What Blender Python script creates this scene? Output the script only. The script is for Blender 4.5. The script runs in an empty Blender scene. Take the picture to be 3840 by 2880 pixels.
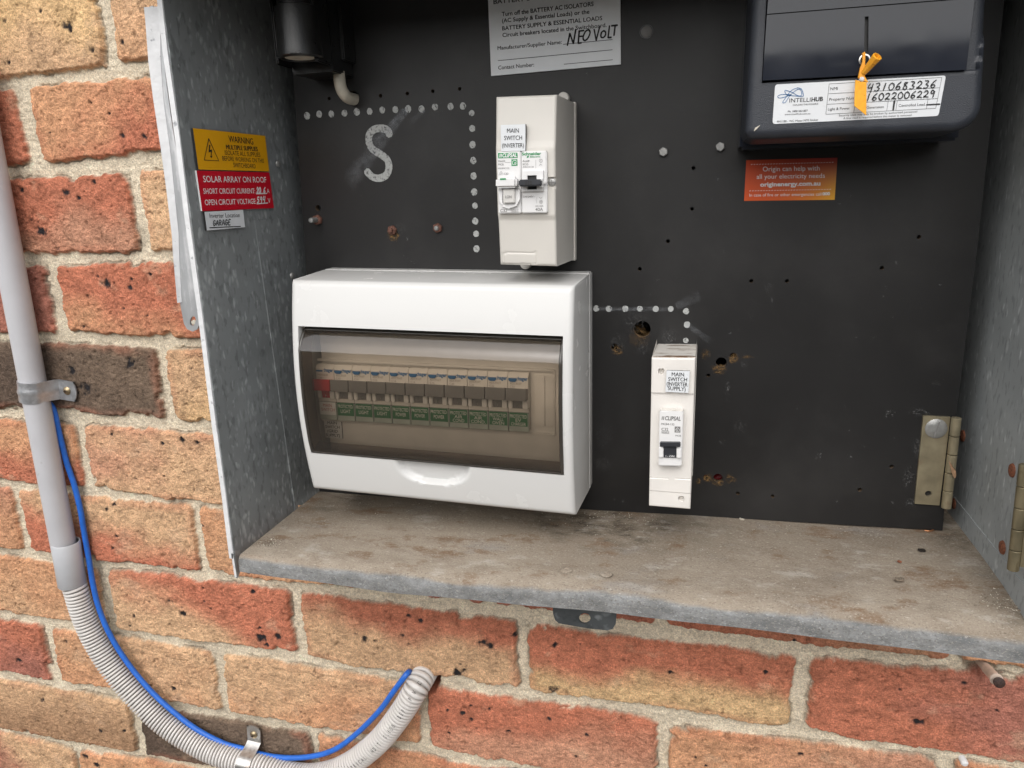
import bpy, bmesh, math, random
import numpy as np
from mathutils import Vector, geometry
random.seed(4)
S = bpy.context.scene
COL = S.collection
PI = math.pi

# ------------------------------------------------------------------ camera
FPX, RV, CAM = 2718.63, (.2577, .2525, -.0015), np.array([.6309, -.5945, .3897])
def _rot(a):
    a = np.array(a, float); t = np.linalg.norm(a); k = a / t
    K = np.array([[0, -k[2], k[1]], [k[2], 0, -k[0]], [-k[1], k[0], 0]])
    return np.eye(3) + math.sin(t) * K + (1 - math.cos(t)) * K @ K
RC = _rot(RV) @ np.array([[1, 0, 0], [0, 0, -1], [0, 1, 0]], float)
cd = bpy.data.cameras.new('camera')
cd.sensor_width = 36; cd.lens = FPX * 36 / 3840; cd.clip_start = .01; cd.clip_end = 500
cam = bpy.data.objects.new('camera', cd); COL.objects.link(cam)
from mathutils import Matrix
m4 = Matrix.Identity(4)
for i in range(3):
    m4[i][0] = RC[0][i]; m4[i][1] = -RC[1][i]; m4[i][2] = -RC[2][i]; m4[i][3] = CAM[i]
cam.matrix_world = m4
S.camera = cam

# ------------------------------------------------------------------ world, sun, exposure
SUN_TO = Vector((-.04, -.68, .70)).normalized()
w = bpy.data.worlds.new('World'); S.world = w; w.use_nodes = True
nt = w.node_tree; nt.nodes.clear()
sky = nt.nodes.new('ShaderNodeTexSky'); sky.sky_type = 'NISHITA'; sky.sun_disc = False
sky.sun_elevation = math.asin(SUN_TO.z); sky.sun_rotation = math.atan2(SUN_TO.x, SUN_TO.y)
sky.air_density = 1.0; sky.dust_density = 3.0; sky.ozone_density = 1.0
hs = nt.nodes.new('ShaderNodeHueSaturation'); hs.inputs['Saturation'].default_value = .22
bg = nt.nodes.new('ShaderNodeBackground'); bg.inputs['Strength'].default_value = .15
wo = nt.nodes.new('ShaderNodeOutputWorld')
nt.links.new(sky.outputs[0], hs.inputs['Color']); nt.links.new(hs.outputs[0], bg.inputs[0]); nt.links.new(bg.outputs[0], wo.inputs[0])
sl = bpy.data.lights.new('sun', 'SUN'); sl.energy = 1.05; sl.angle = math.radians(85); sl.color = (1, .96, .9)
so = bpy.data.objects.new('sun', sl); COL.objects.link(so)
so.rotation_euler = (-SUN_TO).to_track_quat('-Z', 'Y').to_euler()
S.view_settings.view_transform = 'Standard'; S.view_settings.look = 'None'
S.view_settings.gamma = 1; S.view_settings.exposure = .58

# ------------------------------------------------------------------ pixels of the photograph -> points on planes of the place
ZO = {'n': (0, 0, 1), 'd': (0, 0, 3840 / 2212), 'B': (1060, 980, 1200 / 2031), 'T': (1800, 320, 440 / 1043),
      'O': (2380, 1240, 300 / 691), 'F': (1000, 0, 420 / 1659), 'S': (1800, 0, 600 / 2212), 'E': (2740, 160, 900 / 2212),
      'L': (1100, 1220, 600 / 1991), 'M': (1640, 1240, 600 / 1991), 'R': (3560, 1560, 280 / 726), 'C': (820, 2000, 480 / 2212)}
for i in range(9):
    ZO[str(i + 1)] = (1280 * (i % 3), 960 * (i // 3), 1280 / 2212)
def nat(k, x, y):
    o = ZO[k]; return o[0] + x * o[2], o[1] + y * o[2]
class Plane:
    def __init__(s, p, n): s.p = np.array(p, float); s.n = np.array(n, float) / np.linalg.norm(n)
    def at(s, k, x, y):
        u, v = nat(k, x, y)
        d = RC.T @ np.array([(u - 1920) / FPX, (v - 1440) / FPX, 1.])
        return CAM + d * (((s.p - CAM) @ s.n) / (d @ s.n))
    def off(s, e):
        return Plane(s.p + s.n * e, s.n)
def PY(y): return Plane((0, y, 0), (0, -1, 0))
def PX(x, sg=1): return Plane((x, 0, 0), (sg, 0, 0))
def PZ(z): return Plane((0, 0, z), (0, 0, 1))
WALL = PY(0)
YB = .03
BOARD = PY(YB)

# ------------------------------------------------------------------ materials
MATS = {}
def mat(name, col, rough=.5, metal=0., var=.08, vs=60., bump=0., bs=900., spec=.5, spots=None, stretch=(1, 1, 1)):
    m = bpy.data.materials.new(name); m.use_nodes = True; MATS[name] = m
    t = m.node_tree; N = t.nodes; Lk = t.links; b = N['Principled BSDF']
    b.inputs['Roughness'].default_value = rough; b.inputs['Metallic'].default_value = metal
    b.inputs['Specular IOR Level'].default_value = spec
    tc = N.new('ShaderNodeTexCoord'); mp = N.new('ShaderNodeMapping'); mp.inputs['Scale'].default_value = stretch
    Lk.new(tc.outputs['Object'], mp.inputs[0])
    no = N.new('ShaderNodeTexNoise'); no.inputs['Scale'].default_value = vs; no.inputs['Detail'].default_value = 5
    Lk.new(mp.outputs[0], no.inputs[0])
    rp = N.new('ShaderNodeMapRange'); rp.inputs[1].default_value = .3; rp.inputs[2].default_value = .7
    rp.inputs[3].default_value = 1 - var; rp.inputs[4].default_value = 1 + var
    Lk.new(no.outputs[0], rp.inputs[0])
    mx = N.new('ShaderNodeVectorMath'); mx.operation = 'SCALE'; mx.inputs[0].default_value = col[:3]
    Lk.new(rp.outputs[0], mx.inputs['Scale'])
    last = mx.outputs[0]
    if spots:                                    # spots = (colour, scale, threshold, softness)
        n2 = N.new('ShaderNodeTexNoise'); n2.inputs['Scale'].default_value = spots[1]; n2.inputs['Detail'].default_value = 6
        n2.inputs['Roughness'].default_value = .65
        Lk.new(mp.outputs[0], n2.inputs[0])
        r2 = N.new('ShaderNodeMapRange'); r2.inputs[1].default_value = spots[2]; r2.inputs[2].default_value = spots[2] + spots[3]
        Lk.new(n2.outputs[0], r2.inputs[0])
        mm = N.new('ShaderNodeMix'); mm.data_type = 'RGBA'
        Lk.new(r2.outputs[0], mm.inputs[0]); Lk.new(last, mm.inputs[6]); mm.inputs[7].default_value = (*spots[0], 1)
        last = mm.outputs[2]
    Lk.new(last, b.inputs['Base Color'])
    rr = N.new('ShaderNodeMapRange'); rr.inputs[3].default_value = max(rough - .08, .02); rr.inputs[4].default_value = min(rough + .08, 1)
    Lk.new(no.outputs[0], rr.inputs[0]); Lk.new(rr.outputs[0], b.inputs['Roughness'])
    if bump:
        n3 = N.new('ShaderNodeTexNoise'); n3.inputs['Scale'].default_value = bs; n3.inputs['Detail'].default_value = 3
        Lk.new(mp.outputs[0], n3.inputs[0])
        bp = N.new('ShaderNodeBump'); bp.inputs['Strength'].default_value = 1; bp.inputs['Distance'].default_value = bump
        Lk.new(n3.outputs[0], bp.inputs['Height']); Lk.new(bp.outputs[0], b.inputs['Normal'])
    return m
def srgb(r, g, b, k=1.):
    f = lambda c: (c / 255 / 12.92 if c <= 10 else ((c / 255 + .055) / 1.055) ** 2.4) * k
    return (f(r), f(g), f(b))

def galv(name, dark, light, scale, st, fleck=.62, metal=.3, rough=.5):
    m = bpy.data.materials.new(name); m.use_nodes = True; MATS[name] = m
    t = m.node_tree; N = t.nodes; Lk = t.links; b = N['Principled BSDF']
    b.inputs['Metallic'].default_value = metal
    tc = N.new('ShaderNodeTexCoord'); mp = N.new('ShaderNodeMapping'); mp.inputs['Scale'].default_value = st
    Lk.new(tc.outputs['Object'], mp.inputs[0])
    dn = N.new('ShaderNodeTexNoise'); dn.inputs['Scale'].default_value = scale * .55; dn.inputs['Detail'].default_value = 3
    Lk.new(mp.outputs[0], dn.inputs[0])
    ad = N.new('ShaderNodeVectorMath'); ad.operation = 'MULTIPLY_ADD'; ad.inputs[1].default_value = (2.2 / scale,) * 3
    Lk.new(dn.outputs['Color'], ad.inputs[0]); Lk.new(mp.outputs[0], ad.inputs[2])
    vo = N.new('ShaderNodeTexVoronoi'); vo.inputs['Scale'].default_value = scale
    Lk.new(ad.outputs[0], vo.inputs[0])
    sp = N.new('ShaderNodeSeparateColor'); Lk.new(vo.outputs['Color'], sp.inputs[0])
    cr = N.new('ShaderNodeMapRange'); cr.inputs[1].default_value = fleck; cr.inputs[2].default_value = 1.02
    Lk.new(sp.outputs[0], cr.inputs[0])
    # flecks fade towards the edge of their cell
    ed = N.new('ShaderNodeMapRange'); ed.inputs[1].default_value = .62; ed.inputs[2].default_value = .15
    Lk.new(vo.outputs['Distance'], ed.inputs[0])
    mu = N.new('ShaderNodeMath'); mu.operation = 'MULTIPLY'; Lk.new(cr.outputs[0], mu.inputs[0]); Lk.new(ed.outputs[0], mu.inputs[1])
    big = N.new('ShaderNodeTexNoise'); big.inputs['Scale'].default_value = 22; big.inputs['Detail'].default_value = 6
    Lk.new(tc.outputs['Object'], big.inputs[0])
    br = N.new('ShaderNodeMapRange'); br.inputs[1].default_value = .3; br.inputs[2].default_value = .72
    br.inputs[3].default_value = .0; br.inputs[4].default_value = .35
    Lk.new(big.outputs[0], br.inputs[0])
    # dark veins
    vv = N.new('ShaderNodeTexNoise'); vv.inputs['Scale'].default_value = scale * .8; vv.inputs['Detail'].default_value = 4
    Lk.new(mp.outputs[0], vv.inputs[0])
    vr = N.new('ShaderNodeMapRange'); vr.inputs[1].default_value = .36; vr.inputs[2].default_value = .44; vr.inputs[3].default_value = .74; vr.inputs[4].default_value = 1
    Lk.new(vv.outputs[0], vr.inputs[0])
    sm = N.new('ShaderNodeMath'); sm.operation = 'ADD'; sm.use_clamp = True
    Lk.new(mu.outputs[0], sm.inputs[0]); Lk.new(br.outputs[0], sm.inputs[1])
    mm = N.new('ShaderNodeMix'); mm.data_type = 'RGBA'
    mm.inputs[6].default_value = (*dark, 1); mm.inputs[7].default_value = (*light, 1); Lk.new(sm.outputs[0], mm.inputs[0])
    sc = N.new('ShaderNodeVectorMath'); sc.operation = 'SCALE'; Lk.new(mm.outputs[2], sc.inputs[0]); Lk.new(vr.outputs[0], sc.inputs['Scale'])
    Lk.new(sc.outputs[0], b.inputs['Base Color'])
    rr = N.new('ShaderNodeMapRange'); rr.inputs[3].default_value = rough; rr.inputs[4].default_value = rough - .15
    Lk.new(mu.outputs[0], rr.inputs[0]); Lk.new(rr.outputs[0], b.inputs['Roughness'])
    bp = N.new('ShaderNodeBump'); bp.inputs['Distance'].default_value = .0003; bp.inputs['Strength'].default_value = .6
    Lk.new(vv.outputs[0], bp.inputs['Height']); Lk.new(bp.outputs[0], b.inputs['Normal'])
    return m

def worn(name, col, alpha_scale, lo, hi, amax=1., rough=.7, st=(1, 1, 1)):
    """thin worn paint or chalk: the colour where noise says it stuck, nothing where it rubbed off"""
    m = bpy.data.materials.new(name); m.use_nodes = True; MATS[name] = m
    t = m.node_tree; N = t.nodes; Lk = t.links; b = N['Principled BSDF']
    b.inputs['Base Color'].default_value = (*col, 1); b.inputs['Roughness'].default_value = rough; b.inputs['Specular IOR Level'].default_value = .2
    tc = N.new('ShaderNodeTexCoord'); mp = N.new('ShaderNodeMapping'); mp.inputs['Scale'].default_value = st
    Lk.new(tc.outputs['Object'], mp.inputs[0])
    no = N.new('ShaderNodeTexNoise'); no.inputs['Scale'].default_value = alpha_scale; no.inputs['Detail'].default_value = 6; no.inputs['Roughness'].default_value = .65
    Lk.new(mp.outputs[0], no.inputs[0])
    rp = N.new('ShaderNodeMapRange'); rp.inputs[1].default_value = lo; rp.inputs[2].default_value = hi; rp.inputs[4].default_value = amax
    Lk.new(no.outputs[0], rp.inputs[0])
    at = N.new('ShaderNodeAttribute'); at.attribute_name = 'fade'
    mu = N.new('ShaderNodeMath'); mu.operation = 'MULTIPLY'; Lk.new(rp.outputs[0], mu.inputs[0]); Lk.new(at.outputs['Fac'], mu.inputs[1])
    Lk.new(mu.outputs[0], b.inputs['Alpha'])
    return m

mat('white_abs', (.63, .628, .615), .25, var=.006, vs=30, spec=.5)
mat('cream_abs', (.60, .575, .53), .42, var=.03, vs=25, bump=.00004, bs=2500)
mat('old_white_abs', (.72, .69, .65), .4, var=.05, vs=40, bump=.00004, bs=2500)
mat('dusty_white', (.70, .67, .62), .5, var=.1, vs=60, spots=((.16, .09, .045), 110, .52, .12), stretch=(.35, 1, 1))
mat('breaker_white', (.74, .735, .73), .4, var=.03)
mat('breaker_grey', (.60, .585, .56), .45, var=.03)
mat('panel_beige', (.66, .65, .63), .5, var=.04)
mat('dark_plastic', (.03, .032, .038), .4, var=.1)
mat('toggle_grey', (.19, .19, .19), .4, var=.1)
mat('toggle_red', (.42, .025, .03), .4, var=.1)
mat('ink', (.012, .012, .013), .6, var=.1)
mat('grey_ink', (.19, .185, .18), .6, var=.1)
mat('white_ink', (.78, .78, .78), .5, var=.05)
mat('red_ink', (.38, .06, .04), .6, var=.1)
mat('brand_green', (.02, .27, .09), .45, var=.06)
mat('brand_blue', (.025, .14, .34), .45, var=.06)
mat('label_green', (.018, .15, .055), .4, var=.06)
mat('clear_strip', (.42, .48, .45), .2, var=.1)
mat('white_plate', (.70, .72, .74), .35, var=.03)
mat('black_core', (.02, .02, .02), .5)
mat('yellow_plate', srgb(226, 163, 12), .38, var=.05)
mat('red_plate', srgb(196, 14, 38), .35, var=.05)
mat('white_core', (.7, .7, .7), .5)
mat('meter_case', (.026, .030, .039), .42, var=.12, vs=80, bump=.00025, bs=1500)
mat('meter_gloss', (.018, .021, .030), .03, var=.06, spec=.38)
mat('black_bakelite', (.014, .014, .014), .3, var=.25, vs=120, bump=.00015, bs=700, spots=((.05, .045, .04), 260, .66, .06))
mat('seal_orange', srgb(246, 172, 44), .45, var=.12, vs=300, spots=(srgb(150, 85, 20), 500, .64, .05))
mat('pipe_grey', (.49, .49, .51), .4, var=.05, vs=30, spots=((.30, .29, .28), 45, .64, .1), bump=.00005, bs=600)
mat('coupling_grey', (.44, .45, .47), .42, var=.04, vs=50)
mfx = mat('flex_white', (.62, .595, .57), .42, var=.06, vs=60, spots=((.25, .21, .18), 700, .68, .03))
_n = mfx.node_tree.nodes; _l = mfx.node_tree.links; _b = _n['Principled BSDF']; _s = _b.inputs['Base Color'].links[0].from_socket      # groove shade painted into the hose colour
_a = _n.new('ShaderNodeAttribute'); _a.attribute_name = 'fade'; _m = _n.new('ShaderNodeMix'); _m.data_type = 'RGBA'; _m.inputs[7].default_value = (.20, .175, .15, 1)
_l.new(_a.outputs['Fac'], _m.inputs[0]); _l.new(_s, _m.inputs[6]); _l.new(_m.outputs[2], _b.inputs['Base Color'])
mat('cable_blue', srgb(38, 102, 196), .4, var=.12, vs=150, spots=((.35, .4, .5), 800, .69, .03))
mat('zinc', (.50, .51, .53), .38, metal=.75, var=.18, vs=160, bump=.0001, bs=500, spots=((.62, .63, .65), 120, .55, .15))
mat('steel_bright', (.55, .54, .52), .3, metal=.9, var=.2, vs=250, spots=((.33, .21, .13), 90, .6, .1))
mat('bolt_steel', (.33, .33, .32), .4, metal=.5, var=.15, vs=300)
mat('brass_screw', (.33, .26, .16), .35, metal=.85, var=.25, vs=500)
mat('rust', (.19, .065, .032), .8, var=.45, vs=700, bump=.0004, bs=1500)
mat('rusty_nut', (.13, .058, .04), .75, var=.45, vs=600, bump=.0003, bs=1500)
mat('yellow_zinc', (.33, .285, .19), .42, metal=.55, var=.25, vs=70, spots=((.30, .22, .14), 60, .56, .12))
mat('brass', (.235, .20, .125), .45, metal=.7, var=.3, vs=120, spots=((.12, .09, .045), 90, .56, .12), stretch=(1, 1, .35))
mat('white_paint', (.68, .685, .695), .5, var=.08, vs=80, bump=.0005, bs=260, spots=((.33, .34, .36), 110, .63, .06))
mat('arm_metal', (.42, .43, .44), .45, metal=.4, var=.25, vs=60, spots=((.62, .62, .63), 70, .5, .1), stretch=(1, 1, .25))
mat('porcelain', (.50, .46, .38), .5, var=.12, vs=150, spots=((.08, .06, .04), 300, .68, .03))
mat('tan_core', (.075, .05, .03), .85, var=.35, vs=500)
mat('wire_red', (.32, .015, .02), .4)
mat('dry_leaf', (.36, .22, .13), .8, var=.3, vs=400)
mat('seed_black', (.018, .014, .012), .5)
mat('copper', (.55, .25, .12), .35, metal=.9)
mat('grit', (.17, .135, .10), .95, var=.6, vs=900)
mat('plug_plastic', (.68, .55, .46), .4, var=.1, vs=200)
mat('rust_dark', (.045, .022, .016), .6, var=.6, vs=600, bump=.0004, bs=1200)
mat('cavity', (.03, .03, .03), .9)
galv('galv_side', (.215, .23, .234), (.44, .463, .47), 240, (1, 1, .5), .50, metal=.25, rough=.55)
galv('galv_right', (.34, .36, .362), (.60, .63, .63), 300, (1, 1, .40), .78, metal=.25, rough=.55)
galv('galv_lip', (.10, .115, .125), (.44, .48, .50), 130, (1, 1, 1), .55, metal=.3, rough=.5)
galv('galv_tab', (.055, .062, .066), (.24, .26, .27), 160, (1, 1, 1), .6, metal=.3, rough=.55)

# ------------------------------------------------------------------ objects
WORG = {}
def tag(o, label=None, cat=None, group=None, kind=None):
    if label: o['label'] = label
    if cat: o['category'] = cat
    if group: o['group'] = group
    if kind: o['kind'] = kind
    return o
def thing(name, loc, label, cat, group=None):
    o = bpy.data.objects.new(name, None); COL.objects.link(o); o.location = [float(x) for x in loc]; o.empty_display_size = .02
    WORG[o.name] = np.array(o.location)
    return tag(o, label, cat, group)

_gc = {}
def glyphs(s, bold=0., shear=0.):
    key = (s, bold, shear)
    if key not in _gc:
        cu = bpy.data.curves.new('t', 'FONT'); cu.body = s; cu.size = 1; cu.offset = bold; cu.shear = shear; cu.resolution_u = 3
        o = bpy.data.objects.new('t', cu); COL.objects.link(o)
        dg = bpy.context.evaluated_depsgraph_get()
        me = bpy.data.meshes.new_from_object(o.evaluated_get(dg))
        v = np.zeros(len(me.vertices) * 3); me.vertices.foreach_get('co', v); v = v.reshape(-1, 3)[:, :2].copy()
        f = [tuple(p.vertices) for p in me.polygons]
        bpy.data.objects.remove(o); bpy.data.curves.remove(cu); bpy.data.meshes.remove(me)
        _gc[key] = (v, f)
    return _gc[key]
CAPH = None
def caph():
    global CAPH
    if CAPH is None: CAPH = float(glyphs('H')[0][:, 1].max())
    return CAPH

class MB:
    def __init__(s): s.v = []; s.f = []; s.m = []; s.fade = {}
    def add(s, V, F, m=0):
        b = len(s.v); s.v.extend(np.asarray(V, float).tolist()); s.f.extend([tuple(i + b for i in q) for q in F]); s.m.extend([m] * len(F))
        return b
    def hexa(s, P, m=0):                     # eight points: 0-3 front loop, 4-7 back loop
        s.add(P, [(0, 1, 2, 3), (7, 6, 5, 4), (0, 4, 5, 1), (1, 5, 6, 2), (2, 6, 7, 3), (3, 7, 4, 0)], m)
    def box(s, x0, x1, y0, y1, z0, z1, m=0):
        s.hexa([(x0, y0, z1), (x1, y0, z1), (x1, y0, z0), (x0, y0, z0), (x0, y1, z1), (x1, y1, z1), (x1, y1, z0), (x0, y1, z0)], m)
    def slab(s, Q, n, th, m=0, mside=None):    # quad Q (front face TL,TR,BR,BL), extruded back along -n
        Q = np.asarray(Q, float); Bk = Q - np.asarray(n) * th
        k = len(Q); b = s.add(np.vstack([Q, Bk]), [tuple(range(k))], m)
        F = [tuple(range(2 * k - 1, k - 1, -1))] + [(i, i + k, (i + 1) % k + k, (i + 1) % k) for i in range(k)]
        s.f.extend([tuple(j + b for j in q) for q in F]); s.m.extend([m if mside is None else mside] * len(F))
    def plate(s, outer, holes, n, th, m=0, mside=None):
        mside = m if mside is None else mside
        loops = [[Vector(p) for p in outer]] + [[Vector(p) for p in h] for h in holes]
        tri = geometry.tessellate_polygon(loops)
        P = [p for l in loops for p in l]; k = len(P); n = Vector(n)
        V = [tuple(p) for p in P] + [tuple(p - n * th) for p in P]
        F = []
        for t in tri:
            a, b, c = (P[i] for i in t)
            if (b - a).cross(c - a).dot(n) < 0: t = (t[0], t[2], t[1])
            F.append(tuple(t))
        base = s.add(V, F + [tuple(i + k for i in reversed(t)) for t in F], m)
        o = 0; W = []
        for l in loops:
            c = len(l)
            W += [(o + i, o + i + k, o + (i + 1) % c + k, o + (i + 1) % c) for i in range(c)]
            o += c
        s.f.extend([tuple(j + base for j in q) for q in W]); s.m.extend([mside] * len(W))
    def lathe(s, p, ax, prof, seg=20, m=0, caps=True):   # prof: list of (distance along ax, radius)
        ax = np.asarray(ax, float); ax = ax / np.linalg.norm(ax)
        h = np.array([0, 0, 1.]) if abs(ax[2]) < .9 else np.array([1., 0, 0])
        u = np.cross(h, ax); u /= np.linalg.norm(u); w_ = np.cross(ax, u)
        V = []
        for d, r in prof:
            for i in range(seg):
                a = 2 * PI * i / seg; V.append(np.asarray(p) + ax * d + r * (math.cos(a) * u + math.sin(a) * w_))
        F = [(j * seg + i, j * seg + (i + 1) % seg, (j + 1) * seg + (i + 1) % seg, (j + 1) * seg + i) for j in range(len(prof) - 1) for i in range(seg)]
        if caps:
            F.append(tuple(range(seg - 1, -1, -1))); F.append(tuple((len(prof) - 1) * seg + i for i in range(seg)))
        s.add(V, F, m)
    def tube(s, pts, rad, seg=16, m=0, caps=True):
        P = np.asarray(pts, float); n = len(P)
        T = np.gradient(P, axis=0); T /= np.linalg.norm(T, axis=1)[:, None]
        r = np.full(n, rad) if np.isscalar(rad) else np.asarray(rad)
        u = np.cross(T[0], [0, 1, 0.01]); u /= np.linalg.norm(u)
        V = np.zeros((n, seg, 3)); A = np.arange(seg) * 2 * PI / seg
        for i in range(n):
            u = u - T[i] * (u @ T[i]); u /= np.linalg.norm(u); w_ = np.cross(T[i], u)
            V[i] = P[i] + r[i] * (np.cos(A)[:, None] * u + np.sin(A)[:, None] * w_)
        F = [(j * seg + i, j * seg + (i + 1) % seg, (j + 1) * seg + (i + 1) % seg, (j + 1) * seg + i) for j in range(n - 1) for i in range(seg)]
        if caps: F += [tuple(range(seg - 1, -1, -1)), tuple((n - 1) * seg + i for i in range(seg))]
        s.add(V.reshape(-1, 3), F, m)
    def stroke(s, pts, wd, n, m=0, sub=0, jit=0., caps=True):     # flat pen stroke lying on a surface with normal n
        P = np.asarray(pts, float); n = np.asarray(n, float)
        if sub: P = smooth(P, sub)
        T = np.gradient(P, axis=0); T /= (np.linalg.norm(T, axis=1)[:, None] + 1e-12)
        if caps:
            P = np.vstack([P[0] - T[0] * wd * .3, P, P[-1] + T[-1] * wd * .3]); T = np.vstack([T[0], T, T[-1]])
        Sd = np.cross(n, T); k = len(P)
        ww = np.full(k, wd / 2.)
        if jit: ww *= 1 + jit * np.array([random.uniform(-1, 1) for _ in range(k)])
        if caps: ww[0] *= .5; ww[-1] *= .5
        V = np.vstack([P + Sd * ww[:, None], P - Sd * ww[:, None]])
        s.add(V, [(i + k, i + 1 + k, i + 1, i) for i in range(k - 1)], m)
    def disc(s, c, n, r, m=0, seg=14, rz=1., jit=0.):
        n = np.asarray(n, float); h = np.array([0, 0, 1.]) if abs(n[2]) < .9 else np.array([1., 0, 0])
        u = np.cross(h, n); u /= np.linalg.norm(u); w_ = np.cross(n, u)
        V = [np.asarray(c) + r * (1 + jit * random.uniform(-1, 1)) * (math.cos(2 * PI * i / seg) * u + rz * math.sin(2 * PI * i / seg) * w_) for i in range(seg)]
        s.add(V, [tuple(range(seg))], m)
    def text(s, t, k, L, R, cap, pl, m=0, bold=0., shear=0., eps=.0002, up=(0, -1)):
        dbl = bold if ('M' in t or 'W' in t) else 0.      # wide letters clog when fattened: strike them twice instead
        if dbl: bold = 0.
        v, f = glyphs(t, bold, shear)
        if len(v) == 0: return
        P = pl.off(eps); A = P.at(k, *L); B = P.at(k, *R); mid = ((L[0] + R[0]) / 2, (L[1] + R[1]) / 2)
        U = P.at(k, mid[0] + up[0] * cap, mid[1] + up[1] * cap) - P.at(k, *mid)
        x0, x1 = v[:, 0].min(), v[:, 0].max()
        V = A + ((v[:, :1] - x0) / (x1 - x0)) * (B - A) + v[:, 1:2] / caph() * U
        s.add(V, f, m)
        if dbl: s.add(V + (B - A) / (x1 - x0) * dbl * 2.2 + pl.n * .00003, f, m)
    def wtext(s, t, A, B, U, n, m=0, bold=0., shear=0., eps=.0002):    # same in world: baseline A->B, cap vector U
        if ('M' in t or 'W' in t): bold = 0.
        v, f = glyphs(t, bold, shear)
        x0, x1 = v[:, 0].min(), v[:, 0].max()
        V = np.asarray(A) + np.asarray(n) * eps + ((v[:, :1] - x0) / (x1 - x0)) * (np.asarray(B) - np.asarray(A)) + v[:, 1:2] / caph() * np.asarray(U)
        s.add(V, f, m)
    def line(s, k, a, b, wpx, pl, m=0, eps=.0002):
        P = pl.off(eps); A = P.at(k, *a); B = P.at(k, *b); sc = np.linalg.norm(P.at(k, a[0] + 1, a[1]) - A)
        s.stroke([A, B], wpx * sc, pl.n, m, caps=False)
    def pen(s, k, pts, wpx, pl, m=0, sub=4, eps=.0003, jit=.12):
        P = pl.off(eps); Q = [P.at(k, *p) for p in pts]; sc = np.linalg.norm(P.at(k, pts[0][0] + 1, pts[0][1]) - Q[0])
        s.stroke(Q, wpx * sc, pl.n, m, sub=sub if len(Q) > 2 else 0, jit=jit)
    def poly(s, k, pts, pl, m=0, eps=.0002):
        P = pl.off(eps); s.add([P.at(k, *p) for p in pts], [tuple(range(len(pts)))], m)
    def build(s, name, mats, parent=None, origin=None, angle=35., bevel=0., seg=2, fade=None):
        me = bpy.data.meshes.new(name)
        V = np.asarray(s.v, float)
        if parent is not None: o0 = WORG[parent.name]
        elif origin is None: o0 = np.array([(V[:, 0].min() + V[:, 0].max()) / 2, (V[:, 1].min() + V[:, 1].max()) / 2, V[:, 2].min()])
        else: o0 = np.asarray(origin, float)
        me.from_pydata((V - o0).tolist(), [], s.f)
        for q in ([mats] if isinstance(mats, str) else mats): me.materials.append(MATS[q])
        me.polygons.foreach_set('material_index', s.m)
        me.update()
        if bevel:
            bm = bmesh.new(); bm.from_mesh(me); bmesh.ops.remove_doubles(bm, verts=bm.verts, dist=1e-6)
            ed = [e for e in bm.edges if len(e.link_faces) == 2 and e.calc_face_angle(0) > math.radians(25)]
            bmesh.ops.bevel(bm, geom=ed, offset=bevel, segments=seg, affect='EDGES', clamp_overlap=True)
            bm.to_mesh(me); bm.free()
        me.shade_smooth(); me.set_sharp_from_angle(angle=math.radians(angle))
        if fade is not None:
            a = me.attributes.new('fade', 'FLOAT', 'POINT'); a.data.foreach_set('value', np.asarray(fade, np.float32))
        o = bpy.data.objects.new(name, me); COL.objects.link(o)
        if parent is not None: o.parent = parent
        else: o.location = o0
        WORG[o.name] = o0
        return o
def smooth(P, k=4):
    P = np.asarray(P, float); n = len(P); out = []
    for i in range(n - 1):
        a, b, c, d = P[max(i - 1, 0)], P[i], P[i + 1], P[min(i + 2, n - 1)]
        for j in range(k):
            t = j / k
            out.append(.5 * (2 * b + (c - a) * t + (2 * a - 5 * b + 4 * c - d) * t * t + (3 * b - a - 3 * c + d) * t ** 3))
    out.append(P[-1]); return np.array(out)
def resample(P, step):
    P = np.asarray(P); d = np.r_[0, np.cumsum(np.linalg.norm(np.diff(P, axis=0), axis=1))]
    q = np.linspace(0, d[-1], max(2, int(d[-1] / step) + 1))
    return np.stack([np.interp(q, d, P[:, i]) for i in range(3)], 1), q
def sstep(a, b, x):
    t = np.clip((x - a) / (b - a), 0, 1); return t * t * (3 - 2 * t)
NF = np.array([0, -1., 0])
# ------------------------------------------------------------------ ground
g = MB(); g.add([(-60, -80, -1.25), (60, -80, -1.25), (60, 6, -1.25), (-60, 6, -1.25)], [(0, 1, 2, 3)])
mat('ground_soil', (.30, .28, .25), .95, var=.3, vs=3)
tag(g.build('ground', 'ground_soil', origin=(0, 0, -1.25)), kind='structure')

# ------------------------------------------------------------------ brick wall: one sheet, every brick and joint modelled as relief
_rs = np.random.RandomState(11); _tab = _rs.rand(256, 256)
def vnoise(x, y, s=0):
    x = x + s * 17.31; y = y + s * 9.77
    xi = np.floor(x).astype(np.int64); yi = np.floor(y).astype(np.int64); fx = x - xi; fy = y - yi
    fx = fx * fx * (3 - 2 * fx); fy = fy * fy * (3 - 2 * fy)
    a = _tab[xi & 255, yi & 255]; b = _tab[(xi + 1) & 255, yi & 255]; c = _tab[xi & 255, (yi + 1) & 255]; d = _tab[(xi + 1) & 255, (yi + 1) & 255]
    return (a * (1 - fx) + b * fx) * (1 - fy) + (c * (1 - fx) + d * fx) * fy
def fbm(x, y, s=0, o=4, g=.5):
    t = 0; a = 1; n = 0
    for i in range(o):
        t = t + a * vnoise(x * 2 ** i, y * 2 ** i, s + i * 3); n += a; a *= g
    return t / n - .5
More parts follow.
